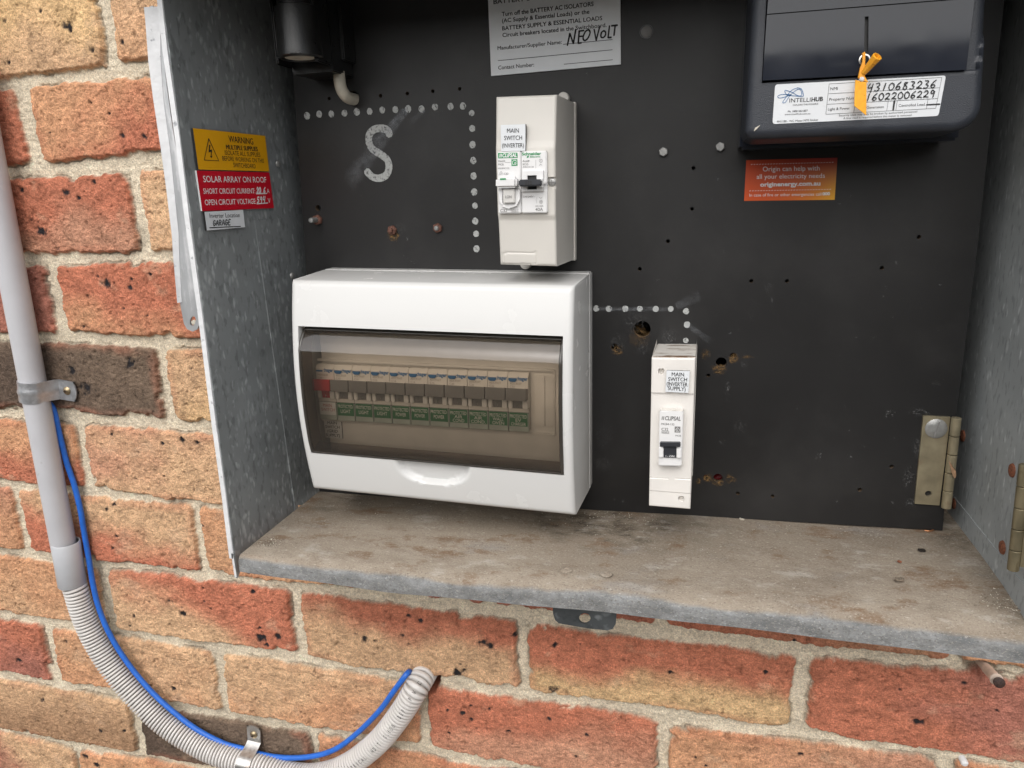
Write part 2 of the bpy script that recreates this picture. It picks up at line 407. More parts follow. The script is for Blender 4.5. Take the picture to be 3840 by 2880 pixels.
# left side of the meter box where it passes the wall plane
_Lp = [PY(-.1).at('C', 300, 100), PY(-.1).at('1', 1030, 60), PY(.045).at('d', 690, 1065), PY(.045).at('d', 607, 20)]
_w = np.linalg.lstsq(np.array([[1, p[1], p[2]] for p in _Lp]), np.array([p[0] for p in _Lp]), rcond=None)[0]
def XLW(z): return _w[0] + _w[2] * z - .0015
# bed joints: (zoom, x, underside of the brick above, top of the brick below)
BED = {
 6: [('1', 30, 510, 575), ('1', 250, 495, 552), ('1', 600, 437, 515), ('1', 900, 391, 490)],
 5: [('1', 120, 1062, 1152), ('1', 350, 1050, 1142), ('1', 700, 1016, 1122), ('1', 1000, 985, 1102)],
 4: [('4', 250, -19, 62), ('4', 500, -17, 60), ('4', 800, -18, 44), ('4', 1050, -38, 46)],
 3: [('4', 100, 500, 560), ('4', 600, 505, 570), ('4', 900, 525, 594), ('4', 1200, 530, 606)],
 2: [('4', 100, 1000, 1070), ('4', 400, 1010, 1085), ('4', 700, 1040, 1100), ('4', 1000, 1050, 1120), ('4', 1250, 1080, 1150)],
 1: [('4', 50, 1460, 1505), ('4', 200, 1475, 1522), ('4', 650, 1510, 1568), ('4', 1000, 1565, 1600), ('4', 1400, 1615, 1640)],
 0: [('7', 50, 245, 285), ('7', 250, 265, 320), ('7', 650, 320, 375), ('7', 1000, 350, 405), ('7', 1270, 390, 440), ('7', 1600, 430, 478), ('8', 100, 500, 575), ('8', 700, 575, 660), ('8', 1300, 640, 735), ('8', 1700, 690, 800), ('9', 300, 800, 885), ('9', 600, 845, 940), ('9', 1000, 890, 962), ('9', 1500, 930, 1015), ('9', 1900, 985, 1050)],
 -1: [('7', 50, 655, 705), ('7', 400, 705, 765), ('7', 800, 765, 810), ('7', 1200, 830, 880), ('7', 1500, 870, 930), ('7', 1850, 905, 985), ('8', 100, 1005, 1060), ('8', 700, 1080, 1155), ('8', 1000, 1130, 1195), ('8', 1300, 1170, 1240), ('8', 1800, 1245, 1310), ('8', 2100, 1275, 1375), ('9', 100, 1310, 1420), ('9', 500, 1380, 1460), ('9', 800, 1405, 1490), ('9', 1200, 1490, 1550), ('9', 1700, 1560, 1610), ('9', 2100, 1615, 1670)],
 -2: [('7', 50, 1040, 1090), ('7', 250, 1085, 1130), ('7', 600, 1130, 1185), ('7', 850, 1170, 1250), ('7', 1200, 1250, 1305), ('7', 1500, 1300, 1350), ('7', 2000, 1395, 1440), ('8', 450, 1495, 1560), ('8', 700, 1560, 1620)],
 -3: [('7', 100, 1425, 1447), ('7', 400, 1480, 1520), ('7', 700, 1530, 1570), ('7', 950, 1578, 1605)],
}
PERP = {  # upright joints: row -> (zoom, left edge of mortar, right edge, y)
 'A': [('1', 645, 735, 200)], 'B': [('1', 130, 222, 800)], 'C': [('1', 852, 925, 1350)], 'D': [('4', 320, 395, 290)],
 'E': [('4', 1028, 1095, 800)], 'F': [('4', 505, 565, 1290)], 'G': [('7', 112, 160, 60), ('7', 1263, 1310, 150)],
 'H': [('7', 655, 718, 560), ('7', 1893, 1960, 720), ('8', 1138, 1210, 900), ('9', 715, 818, 1180)],
 'I': [('7', 300, 358, 920), ('7', 1400, 1455, 1090), ('8', 505, 560, 1350), ('8', 2050, 2120, 1500)],
 'J': [('7', 862, 915, 1400), ('7', 2008, 2060, 1540)], 'K': [('7', 478, 506, 1590)]}
WX0, WX1, WZ0, WZ1 = -.34, 1.04, -.42, .72
def axis(lo, hi, flo, fhi, st):
    c = []; x = flo; d = st
    while x > lo: d = min(d * 1.25, .02); x -= d; c.append(x)
    e = []; x = fhi; d = st
    while x < hi: d = min(d * 1.25, .02); x += d; e.append(x)
    return np.r_[c[::-1], np.arange(flo, fhi, st), fhi, e]
STEP = .0009
xs = axis(-1.6, 2.2, WX0, WX1, STEP); zs = axis(-1.3, 1.9, WZ0, WZ1, STEP)
X, Zg = np.meshgrid(xs, zs); X = X.astype(np.float64)
wx = X + .0022 * fbm(X * 70, Zg * 70, 1, 4, .6) * 2; wz = Zg + .0020 * fbm(X * 70, Zg * 70, 5, 4, .6) * 2
def bedline(n):
    mid, th = n * .086, .005
    if n in BED:
        U = np.array([WALL.at(k, x, a) for k, x, a, b in BED[n]]); Lw = np.array([WALL.at(k, x, b) for k, x, a, b in BED[n]])
        up = np.interp(xs, U[:, 0], U[:, 2]); lo = np.interp(xs, Lw[:, 0], Lw[:, 2])
        out = (xs < U[0, 0] - .15) | (xs > U[-1, 0] + .15)
        return up, lo
    return np.full_like(xs, mid + th), np.full_like(xs, mid - th)
LINES = {n: bedline(n) for n in range(-18, 24)}
rows = {c: 6 - i for i, c in enumerate('ABCDEFGHIJK')}      # row c lies between bed line rows[c]+1 (above) and rows[c] (below)
rname = {v: k for k, v in rows.items()}
D = np.full(X.shape, -.02); BID = np.full(X.shape, -1, int)
LX = np.zeros(X.shape); LZ = np.zeros(X.shape)
def srow(n):
    r = rname.get(n)
    if r:
        js = []
        for k, a, b, y in PERP[r]:
            js.append((WALL.at(k, a, y)[0], WALL.at(k, b, y)[0]))
        js.sort()
    else:
        c = .12 if n % 2 else 0.; js = [(c - .005, c + .005)]
    while js[0][0] > -1.7: js.insert(0, (js[0][0] - .24, js[0][0] - .23))
    while js[-1][1] < 2.3: js.append((js[-1][1] + .23, js[-1][1] + .24))
    return js
BR = {}; bid = 0
for n in range(-17, 23):
    top = LINES[n + 1][1]; bot = LINES[n][0]
    zlo, zhi = min(bot.min(), n * .086) - .01, max(top.max(), n * .086 + .086) + .01
    js = np.searchsorted(zs, [zlo, zhi]); sl_ = slice(max(js[0], 0), js[1])
    if js[1] <= js[0]: continue
    xw, zw = wx[sl_], wz[sl_]
    dz = np.minimum(top[None, :] - zw, zw - bot[None, :])
    J = srow(n); el = np.array([j[1] for j in J[:-1]]); er = np.array([j[0] for j in J[1:]])
    k = np.clip(np.searchsorted(el, xw) - 1, 0, len(el) - 1)
    # nearest brick along the row
    dx = np.minimum(xw - el[k], er[k] - xw)
    k2 = np.clip(k + 1, 0, len(el) - 1); dx2 = np.minimum(xw - el[k2], er[k2] - xw); use = dx2 > dx
    k = np.where(use, k2, k); dx = np.where(use, dx2, dx)
    r = .0055
    d = np.where((dx < r) & (dz < r), r - np.hypot(r - dx, r - dz), np.minimum(dx, dz))
    cur = D[sl_]; bt = d > cur
    D[sl_] = np.where(bt, d, cur); BID[sl_] = np.where(bt, bid + k, BID[sl_])
    cx = (el + er) / 2; hh = (top - bot)
    LX[sl_] = np.where(bt, (xw - cx[k]) / .115, LX[sl_]); LZ[sl_] = np.where(bt, (zw - (top + bot)[None, :] / 2) / .038, LZ[sl_])
    for i in range(len(el)): BR[bid + i] = (n, el[i], er[i], float(np.interp(cx[i], xs, (top + bot) / 2)))
    bid += len(el)
# ragged arrises: mortar smeared over some of the brick edge
rag = .0026 * fbm(X * 45, Zg * 60, 21, 3) * 2 + .0030 * fbm(X * 190, Zg * 190, 25, 3, .6) * 2 - .0055 * sstep(.12, .3, fbm(X * 38, Zg * 46, 27, 3, .6))
de = D + rag * .75
bm_ = sstep(-.0004, .0013, de)                     # 1 on brick
h = sstep(-.0008, .0032, de) * .0058
lowf = fbm(X * 14, Zg * 22, 31, 3)
h += bm_ * (.0007 * lowf + .0017 * fbm(X * 120 + 3 * fbm(X * 60, Zg * 60, 43, 2), Zg * 150, 41, 4, .62) + .0019 * fbm(X * 330, Zg * 420, 51, 3, .7))
cr_ = np.abs(fbm(X * 55, Zg * 110, 61, 4, .6)); crack = (1 - sstep(.0, .018, cr_)) * sstep(.08, .2, fbm(X * 9, Zg * 16, 65, 2)) * bm_
h -= .0016 * crack
gap_ = np.exp(-((de + .0003) / .0008) ** 2) * sstep(-.12, .12, fbm(X * 35, Zg * 35, 67, 3)); h -= .0022 * gap_
h += (1 - bm_) * (.0012 * fbm(X * 22, Zg * 240, 73, 3) + .0016 * fbm(X * 130, Zg * 170, 71, 4, .65) + .0012 * fbm(X * 420, Zg * 420, 75, 2, .7) + .002 * fbm(X * 18, Zg * 30, 77, 2))
# brick colours
CT = {'tan': (.46, .285, .158), 'yel': (.52, .335, .16), 'ora': (.45, .23, .118), 'red': (.372, .125, .068), 'mar': (.29, .11, .075), 'bro': (.30, .175, .095),
      'drk': (.085, .058, .042), 'umb': (.13, .09, .062), 'pin': (.39, .19, .115), 'gol': (.46, .30, .15)}
SPEC = {  # row, native u of the brick's middle: colours and the direction one goes over into the other
 ('A', 150): ('yel', 'tan', -.3, -.6, .2), ('A', 500): ('tan', 'ora', 0, -.5, -.1), ('B', 20): ('red', 'mar', -1, 0, 0), ('B', 380): ('ora', 'red', .55, -.35, .25),
 ('C', 250): ('pin', 'red', -.2, .7, .35), ('C', 640): ('tan', 'ora', .4, 0, -.2), ('D', 60): ('tan', 'mar', 1.1, 0, .1), ('D', 480): ('ora', 'red', .25, .45, .55),
 ('E', 300): ('umb', 'drk', -.6, -.3, .25), ('E', 760): ('tan', 'yel', .2, -.4, 0), ('F', 60): ('ora', 'red', -.1, -.6, .1), ('F', 600): ('tan', 'pin', -.3, .2, -.1),
 ('G', -60): ('ora', 'pin', 0, .4, 0), ('G', 420): ('tan', 'red', -.45, -.75, .12), ('G', 900): ('ora', 'tan', .2, 0, 0), ('G', 2400): ('mar', 'red', .4, 0, 0), ('G', 3300): ('red', 'bro', .3, 0, 0),
 ('H', 150): ('ora', 'tan', .1, -.3, 0), ('H', 750): ('tan', 'red', .75, .5, .35), ('H', 1500): ('tan', 'red', .1, .8, -.1), ('H', 2400): ('gol', 'red', -.15, 1.0, .25), ('H', 3400): ('red', 'mar', .8, .2, .1),
 ('I', 60): ('red', 'mar', 0, -.5, .1), ('I', 500): ('tan', 'ora', -.4, -.2, .2), ('I', 1200): ('tan', 'ora', .3, -.4, .15), ('I', 2000): ('pin', 'red', -.5, .75, .2), ('I', 3000): ('pin', 'ora', -.4, .3, -.1), ('I', 3700): ('gol', 'ora', -.5, 0, 0),
 ('J', 200): ('bro', 'tan', 0, .5, 0), ('J', 850): ('umb', 'drk', -.5, -.2, .0), ('J', 1400): ('ora', 'red', .2, 0, .1), ('K', 100): ('tan', 'mar', -.6, -.2, .2), ('K', 600): ('ora', 'tan', .2, 0, 0)}
spec = {}
_u = lambda x, z: (lambda q: (FPX * q[0] / q[2] + 1920, FPX * q[1] / q[2] + 1440))(RC @ (np.array([x, 0, z]) - CAM))
rr_ = random.Random(5); names = ['tan', 'ora', 'red', 'pin', 'tan', 'ora', 'bro', 'yel', 'umb', 'red']
for b, (n, xl, xr, zc) in BR.items():
    a1, a2 = rr_.choice(names), rr_.choice(names[:6])
    spec[b] = (a1, a2, rr_.uniform(-.6, .6), rr_.uniform(-.8, .8), rr_.uniform(-.3, .2))
    r = rname.get(n)
    if r and -.45 < xl < 1.1:
        ue = [_u(xl, zc)[0], _u(xr, zc)[0]]
        for (rw, u0), sp in SPEC.items():
            if rw == r and ue[0] < u0 < ue[1]: spec[b] = sp
nb = bid + 1
A1 = np.zeros((nb, 3)); A2 = np.zeros((nb, 3)); G = np.zeros((nb, 3))
for b, (a1, a2, gx, gz, o) in spec.items():
    jit = 1 + np.array([rr_.uniform(-.06, .06)] * 3)
    A1[b] = np.array(CT[a1]) * jit; A2[b] = np.array(CT[a2]) * jit; G[b] = (gx, gz, o)
B_ = np.clip(BID, 0, nb - 1)
mixf = sstep(-.42, .42, G[B_][..., 0] * LX + G[B_][..., 1] * LZ + G[B_][..., 2] - .15 + .9 * fbm(X * 22 + 5 * (B_ % 7), Zg * 30, 81, 4, .55))
col = A1[B_] * (1 - mixf[..., None]) + A2[B_] * mixf[..., None]
edge = (1 - sstep(.002, .012, D)) * .35 * sstep(-.1, .25, fbm(X * 25, Zg * 25, 85, 3))
col = col * (1 - edge[..., None]) + np.array(CT['red']) * edge[..., None]
lum = col.mean(-1, keepdims=True); col = lum + (col - lum) * .93
pit = sstep(.17, .30, fbm(X * 210, Zg * 230, 115, 3, .7)) * bm_; h -= .0011 * pit
col *= (1 - .38 * pit)[..., None]  # shade of the pits painted into the brick colour
col *= (1 + .65 * fbm(X * 90, Zg * 110, 91, 4, .65) + .75 * fbm(X * 330, Zg * 400, 95, 3, .75))[..., None]
wash = sstep(.16, .30, fbm(X * 30, Zg * 42, 97, 4, .6)) * .35        # pale lime bloom
col = col * (1 - wash[..., None]) + np.array([.44, .30, .20]) * wash[..., None]
mor = np.array([.50, .437, .335]) * (1 + .34 * fbm(X * 60, Zg * 70, 101, 4, .6) + .55 * fbm(X * 380, Zg * 380, 105, 3, .75))[..., None]
grey = sstep(.08, .25, fbm(X * 8, Zg * 12, 107, 2)) * .3
mor = mor * (1 - grey[..., None]) + np.array([.36, .31, .24]) * grey[..., None]
col = mor * 1.42 * (1 - bm_[..., None]) + col * 1.42 * bm_[..., None]
joint_dark = gap_ * .45 + .25 * (1 - bm_) * sstep(.1, .3, fbm(X * 16, Zg * 26, 111, 4, .6)); col *= (1 - np.clip(joint_dark, 0, .7))[..., None]  # darker along the brick edges and in patches of the mortar
# iron spots burnt into the clay
def spot(x, z, r, el=1., st=1.):
    global h
    i0, i1 = np.searchsorted(xs, [x - 2.2 * r, x + 2.2 * r]); j0, j1 = np.searchsorted(zs, [z - 2.2 * r, z + 2.2 * r])
    if i1 <= i0 or j1 <= j0: return
    q = (slice(j0, j1), slice(i0, i1))
    dd = np.hypot((X[q] - x) / el, Zg[q] - z) / r + 1.5 * fbm(X[q] * 330, Zg[q] * 260, int(x * 999) % 91, 3)
    k = (1 - sstep(.35, 1.0, dd)) * st * bm_[q]
    col[q] = col[q] * (1 - k[..., None]) + np.array([.022, .02, .022]) * k[..., None] * (1 + 1.2 * fbm(X[q] * 500, Zg[q] * 500, 3, 2))[..., None]
    h[q] = h[q] - .0011 * k
for k, x, y, rp in [('8', 915, 838, 26), ('8', 970, 858, 26), ('8', 760, 1040, 30), ('8', 800, 1020, 18), ('8', 775, 980, 10), ('8', 517, 700, 18), ('8', 150, 820, 20), ('8', 215, 832, 12), ('8', 440, 670, 13), ('8', 400, 796, 14), ('8', 1375, 860, 22), ('8', 1383, 1145, 34), ('8', 1128, 795, 18), ('8', 2137, 1037, 16), ('8', 1520, 1580, 15), ('8', 1345, 1335, 14), ('8', 840, 1250, 12), ('8', 790, 1300, 15), ('8', 840, 1340, 12), ('8', 1085, 1418, 11), ('8', 960, 1275, 11), ('8', 700, 1428, 10), ('8', 1590, 1440, 11), ('8', 690, 1280, 9),
                    ('7', 1690, 810, 34), ('7', 1800, 805, 22), ('7', 1095, 575, 18), ('7', 1185, 655, 20), ('7', 875, 675, 12), ('7', 1370, 625, 10), ('7', 1640, 515, 14), ('7', 1730, 858, 13), ('7', 1680, 748, 13), ('7', 845, 730, 9), ('7', 755, 153, 11), ('7', 730, 232, 11), ('7', 430, 838, 12), ('7', 125, 960, 16), ('7', 555, 1580, 17), ('7', 632, 1637, 18), ('7', 270, 1215, 14), ('7', 1130, 1140, 12), ('7', 660, 1415, 11), ('7', 810, 1415, 9), ('7', 1320, 490, 10), ('7', 1315, 88, 10),
                    ('4', 700, 182, 30), ('4', 845, 203, 15), ('4', 855, 150, 12), ('4', 805, 338, 13), ('4', 980, 115, 10), ('4', 545, 457, 11), ('4', 570, 858, 36), ('4', 850, 700, 30), ('4', 470, 745, 24), ('4', 1180, 1187, 18), ('4', 1280, 1212, 16), ('4', 1055, 1213, 11), ('4', 885, 1443, 12), ('4', 1065, 1423, 9), ('4', 1245, 728, 14), ('4', 725, 1155, 9), ('4', 700, 1640, 16), ('4', 745, 1610, 13), ('4', 640, 130, 9), ('4', 960, 385, 9),
                    ('1', 435, 180, 26), ('1', 605, 322, 17), ('1', 797, 275, 16), ('1', 265, 70, 13), ('1', 275, 1500, 25), ('1', 440, 1245, 20), ('1', 945, 888, 18), ('1', 800, 880, 14), ('1', 330, 860, 11), ('1', 590, 665, 10), ('1', 715, 735, 10), ('1', 380, 1612, 16), ('1', 518, 1282, 10), ('1', 150, 1225, 14), ('1', 615, 1180, 14), ('1', 65, 410, 12), ('1', 210, 330, 9),
                    ('9', 545, 1033, 18), ('9', 1525, 1355, 28), ('9', 765, 1560, 20), ('9', 1825, 1105, 18), ('9', 1400, 1145, 12), ('9', 2030, 1280, 18), ('9', 725, 835, 20), ('9', 627, 838, 14), ('9', 150, 1642, 9), ('9', 85, 1585, 8)]:
    P0 = WALL.at(k, x, y); P1 = WALL.at(k, x + rp, y)
    spot(P0[0], P0[2], 1.15 * abs(P1[0] - P0[0]), 1.2)
for b, (n, xl, xr, zc) in BR.items():
    if -.45 < xr and xl < 1.1 and -.45 < zc < .75:
        for _ in range(6):
            spot(rr_.uniform(xl + .008, xr - .008), zc + rr_.uniform(-.033, .033), rr_.choice([.0008, .0009, .0010, .0012, .0018]), rr_.uniform(.6, 1.9), rr_.uniform(.35, .9))
# hole the flexible conduit goes into
hx, hz = WALL.at('8', 548, 1085)[[0, 2]]
hd = np.hypot(X - hx, Zg - hz + .002)
k = 1 - sstep(.012, .0155, hd + .004 * fbm(X * 120, Zg * 120, 7, 2)); k = np.where((bm_ > .3) & (Zg > hz), 0, k); h -= .03 * k; col *= (1 - .45 * k)[..., None]
px_, pz_ = WALL.at('9', 1935, 1010)[[0, 2]]
k = 1 - sstep(.005, .008, np.hypot((X - px_) * .6, Zg - pz_)); h -= .012 * k
Y = .0045 - h
ny, nx = X.shape
idx = np.arange(ny * nx).reshape(ny, nx)
xc = (xs[:-1] + xs[1:]) / 2; zc_ = (zs[:-1] + zs[1:]) / 2
keep = ~((xc[None, :] > XLW(zc_)[:, None]) & (xc < .8515)[None, :] & ((zc_ > .0985) & (zc_ < .564))[:, None])   # opening for the meter box
q = np.stack([idx[:-1, :-1], idx[:-1, 1:], idx[1:, 1:], idx[1:, :-1]], -1)[keep]
used = np.zeros(ny * nx, bool); used[q.ravel()] = True; remap = np.cumsum(used) - 1
co = np.stack([X, Y, Zg], -1).reshape(-1, 3)[used]; cc = col.reshape(-1, 3)[used]; q = remap[q]
me = bpy.data.meshes.new('brick_wall'); nv, nf = len(co), len(q)
me.vertices.add(nv); me.vertices.foreach_set('co', co.astype(np.float32).ravel())
me.loops.add(nf * 4); me.loops.foreach_set('vertex_index', q.astype(np.int32).ravel())
me.polygons.add(nf); me.polygons.foreach_set('loop_start', np.arange(0, nf * 4, 4, dtype=np.int32)); me.polygons.foreach_set('loop_total', np.full(nf, 4, np.int32))
me.update(calc_edges=True); me.shade_smooth()
a = me.attributes.new('clay', 'FLOAT_COLOR', 'POINT')
a.data.foreach_set('color', np.concatenate([np.clip(cc, .01, .8), np.ones((nv, 1))], 1).astype(np.float32).ravel())
m = bpy.data.materials.new('brickwork'); m.use_nodes = True; N = m.node_tree.nodes; Lk = m.node_tree.links; b = N['Principled BSDF']
b.inputs['Roughness'].default_value = .92; b.inputs['Specular IOR Level'].default_value = .25
at = N.new('ShaderNodeAttribute'); at.attribute_name = 'clay'
tc = N.new('ShaderNodeTexCoord')
n1 = N.new('ShaderNodeTexNoise'); n1.inputs['Scale'].default_value = 750; n1.inputs['Detail'].default_value = 4; n1.inputs['Roughness'].default_value = .6; Lk.new(tc.outputs['Object'], n1.inputs[0])
r1 = N.new('ShaderNodeMapRange'); r1.inputs[1].default_value = .3; r1.inputs[2].default_value = .7; r1.inputs[3].default_value = .66; r1.inputs[4].default_value = 1.34; Lk.new(n1.outputs[0], r1.inputs[0])
s1 = N.new('ShaderNodeVectorMath'); s1.operation = 'SCALE'; Lk.new(at.outputs['Color'], s1.inputs[0]); Lk.new(r1.outputs[0], s1.inputs['Scale']); Lk.new(s1.outputs[0], b.inputs['Base Color'])
bp = N.new('ShaderNodeBump'); bp.inputs['Distance'].default_value = .0018; bp.inputs['Strength'].default_value = 1
Lk.new(n1.outputs[0], bp.inputs['Height']); Lk.new(bp.outputs[0], b.inputs['Normal'])
me.materials.append(m)
ow = bpy.data.objects.new('brick_wall', me); COL.objects.link(ow)
tag(ow, 'rough orange, tan and red brick wall with cream mortar around the metal box', 'wall')
del X, Zg, wx, wz, D, BID, LX, LZ, rag, de, bm_, h, col, mor, mixf, co, cc, q
# ------------------------------------------------------------------ galvanised meter box
# left side panel: plane through four points measured on it
Lp = [PY(-.1).at('C', 300, 100), PY(-.1).at('1', 1030, 60), PY(.045).at('d', 690, 1065), PY(.045).at('d', 607, 20)]
_A = np.array([[1, p[1], p[2]] for p in Lp]); _b = np.array([p[0] for p in Lp]); _c = np.linalg.lstsq(_A, _b, rcond=None)[0]
def XL(y, z): return _c[0] + _c[1] * y + _c[2] * z
nL = np.array([1, -_c[1], -_c[2]]); nL /= np.linalg.norm(nL)
PL = Plane((XL(0, .3), 0, .3), nL)
YF, YK, ZT = -.1, .16, .562
FLz, FRz = .0995, .1055                                 # shelf height at left and right
def ZFl(x): return FLz + (x - .257) / (.85 - .257) * (FRz - FLz)
XR = .850
mb_ = thing('meter_box', (.55, 0, .07), 'open galvanised steel meter box set into the brick wall with a dusty shelf', 'meter box')
p = MB()
def lpt(y, z, e=0): return (XL(y, z) + e * nL[0], y + e * nL[1], z + e * nL[2])
p.slab([lpt(YF + .012, ZT), lpt(YK, ZT), lpt(YK, .085), lpt(YF + .012, .085)], nL, .0012)
p.slab([lpt(YF, ZT, .0006), lpt(YF + .0115, ZT, .0006), lpt(YF + .0115, .083, .0006), lpt(YF, .0715, .0006)], nL, .0018)
p.slab([lpt(-.022, .376, .0012), lpt(YK, .378, .0012), lpt(YK, .085, .0012), lpt(-.006, .085, .0012)], nL, .001)
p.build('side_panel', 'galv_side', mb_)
# painted front edge of the left side
p = MB(); P_ = []
edge = [(ZT, .0), (.535, .0006), (.50, -.0004), (.44, .0005), (.38, -.0003), (.30, .0002), (.22, -.0004), (.15, .0002), (.095, -.0002)]
for z, j in edge: P_.append(np.array(lpt(YF - .0012, z)) + [j, 0, 0])
V = []; 
for q_ in P_: V += [q_ + [-.0042, 0, 0], q_ + [0, 0, 0], q_ + [0, .0012, 0], q_ + [-.0042, .006, 0]]
F = []
for i in range(len(P_) - 1):
    for j in range(4): F.append((4 * i + j, 4 * i + (j + 1) % 4, 4 * i + 4 + (j + 1) % 4, 4 * i + 4 + j))
p.add(V, F)
q0 = P_[-1]; p.add([q0 + [-.0018, 0, .001], q0 + [.0002, 0, .001], q0 + [.0006, 0, -.0215], q0 + [-.0016, 0, -.0225]], [(0, 1, 2, 3)])
p.add([q0 + [-.0042, 0, 0], q0 + [0, 0, 0], q0 + [-.0005, 0, -.004], q0 + [-.004, 0, -.004]], [(0, 1, 2, 3)])
p.build('painted_edge', 'white_paint', mb_)
p = MB(); p.slab([(XR, YK, ZT), (XR, YF, ZT), (XR, YF, .10), (XR, YK, .10)], (-1, 0, 0), .0015)
p.slab([(XR - .0006, YK, .125), (XR - .0006, YF, .1225), (XR - .0006, YF - .002, .088), (XR - .0006, YK, .1)], (-1, 0, 0), .0012)
p.slab([(XR, YF, ZT), (XR + .03, YF, ZT), (XR + .03, YF, .085), (XR, YF, .085)], NF, .0012)
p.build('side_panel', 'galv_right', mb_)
p = MB(); p.box(.215, .89, YF - .034, YK, ZT, ZT + .002); p.box(.215, .89, YF - .036, YF - .034, ZT - .006, ZT + .002); p.build('roof_panel', 'galv_side', mb_)
p = MB(); p.box(.235, .87, YK, YK + .002, .09, ZT); p.build('back_panel', 'cavity', mb_)
# shelf and its rounded, turned-down front lip, one sheet
mshelf = bpy.data.materials.new('dusty_shelf'); mshelf.use_nodes = True; MATS['dusty_shelf'] = mshelf
N = mshelf.node_tree.nodes; Lk = mshelf.node_tree.links; b = N['Principled BSDF']; b.inputs['Roughness'].default_value = .85; b.inputs['Specular IOR Level'].default_value = .25
tc = N.new('ShaderNodeTexCoord'); mp = N.new('ShaderNodeMapping'); mp.inputs['Scale'].default_value = (.55, 1, 1); Lk.new(tc.outputs['Object'], mp.inputs[0])
def noise(scale, det=5, rough=.6, src=None):
    n = N.new('ShaderNodeTexNoise'); n.inputs['Scale'].default_value = scale; n.inputs['Detail'].default_value = det; n.inputs['Roughness'].default_value = rough
    Lk.new((src or mp).outputs[0], n.inputs[0]); return n
def mr(n, a, b_, c=0., d=1.):
    r = N.new('ShaderNodeMapRange'); r.inputs[1].default_value = a; r.inputs[2].default_value = b_; r.inputs[3].default_value = c; r.inputs[4].default_value = d; Lk.new(n, r.inputs[0]); return r.outputs[0]
def mixc(f, a, b_):
    mm = N.new('ShaderNodeMix'); mm.data_type = 'RGBA'; Lk.new(f, mm.inputs[0])
    for s_, i in ((a, 6), (b_, 7)):
        if isinstance(s_, tuple): mm.inputs[i].default_value = (*s_, 1)
        else: Lk.new(s_, mm.inputs[i])
    return mm.outputs[2]
nA = noise(14, 6); nB = noise(70, 6, .65); nC = noise(420, 4, .7); nD = noise(28, 5, .6)
dust = mixc(mr(nB.outputs[0], .35, .65), (.235, .192, .148), (.37, .315, .25))
dust = mixc(mr(nA.outputs[0], .55, .68, 0, .45), dust, (.17, .135, .105))
dust = mixc(mr(nD.outputs[0], .60, .70, 0, .45), dust, (.30, .285, .27))
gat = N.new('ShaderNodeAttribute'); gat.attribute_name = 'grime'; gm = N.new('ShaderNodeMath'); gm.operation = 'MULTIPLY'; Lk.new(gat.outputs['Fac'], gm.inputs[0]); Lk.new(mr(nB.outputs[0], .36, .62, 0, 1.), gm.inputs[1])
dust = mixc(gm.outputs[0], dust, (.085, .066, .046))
nR = noise(46, 6, .68); dust = mixc(mr(nR.outputs[0], .55, .66, 0, .8), dust, (.165, .10, .058)); dust = mixc(mr(nR.outputs[0], .43, .33, 0, .5), dust, (.43, .40, .355))
dust = mixc(mr(nC.outputs[0], .62, .70, 0, .8), dust, (.46, .42, .36))
dust = mixc(mr(nC.outputs[0], .36, .30, 0, .7), dust, (.09, .07, .055))
vm = N.new('ShaderNodeTexVoronoi'); vm.inputs['Scale'].default_value = 170; dv_ = N.new('ShaderNodeVectorMath'); dv_.operation = 'MULTIPLY_ADD'; dv_.inputs[1].default_value = (.012,) * 3; Lk.new(nB.outputs['Color'], dv_.inputs[0]); Lk.new(tc.outputs['Object'], dv_.inputs[2]); Lk.new(dv_.outputs[0], vm.inputs[0])
sv = N.new('ShaderNodeSeparateColor'); Lk.new(vm.outputs['Color'], sv.inputs[0])
metal = mixc(mr(sv.outputs[0], .2, 1.0), (.165, .166, .163), (.215, .217, .214))
metal = mixc(mr(nB.outputs[0], .48, .70, 0, .6), metal, (.33, .34, .342))
metal = mixc(mr(nB.outputs[0], .46, .32, 0, .55), metal, (.10, .108, .112))
metal = mixc(mr(nC.outputs[0], .62, .70, 0, .5), metal, (.50, .52, .53))
at = N.new('ShaderNodeAttribute'); at.attribute_name = 'fade'
ad = N.new('ShaderNodeMath'); ad.operation = 'MULTIPLY_ADD'; ad.inputs[1].default_value = .5; Lk.new(mr(nD.outputs[0], .3, .7, -.5, .5), ad.inputs[0]); Lk.new(at.outputs['Fac'], ad.inputs[2])
c = mixc(mr(ad.outputs[0], .35, .65), dust, metal)
vo = N.new('ShaderNodeTexVoronoi'); vo.inputs['Scale'].default_value = 330; vo.feature = 'F1'; Lk.new(tc.outputs['Object'], vo.inputs[0])
dk = N.new('ShaderNodeMath'); dk.operation = 'MULTIPLY'; Lk.new(mr(vo.outputs['Distance'], .26, .16), dk.inputs[0]); Lk.new(mr(nD.outputs[0], .45, .6, 0, .5), dk.inputs[1])
c = mixc(dk.outputs[0], c, (.10, .085, .07))
Lk.new(c, b.inputs['Base Color'])
nE = noise(1100, 3, .7); c = mixc(mr(nE.outputs[0], .58, .68, 0, .55), c, (.47, .43, .37)); c = mixc(mr(nE.outputs[0], .42, .32, 0, .6), c, (.08, .065, .052)); Lk.new(c, b.inputs['Base Color'])
bp = N.new('ShaderNodeBump'); bp.inputs['Distance'].default_value = .0008; bp.inputs['Strength'].default_value = .8; Lk.new(nC.outputs[0], bp.inputs['Height']); Lk.new(bp.outputs[0], b.inputs['Normal'])
p = MB(); fade = []
nxs = 60; prof = [(YK, 0), (.022, 0), (-.012, 0), (-.05, 0), (-.09, 0), (-.1035, 0)]
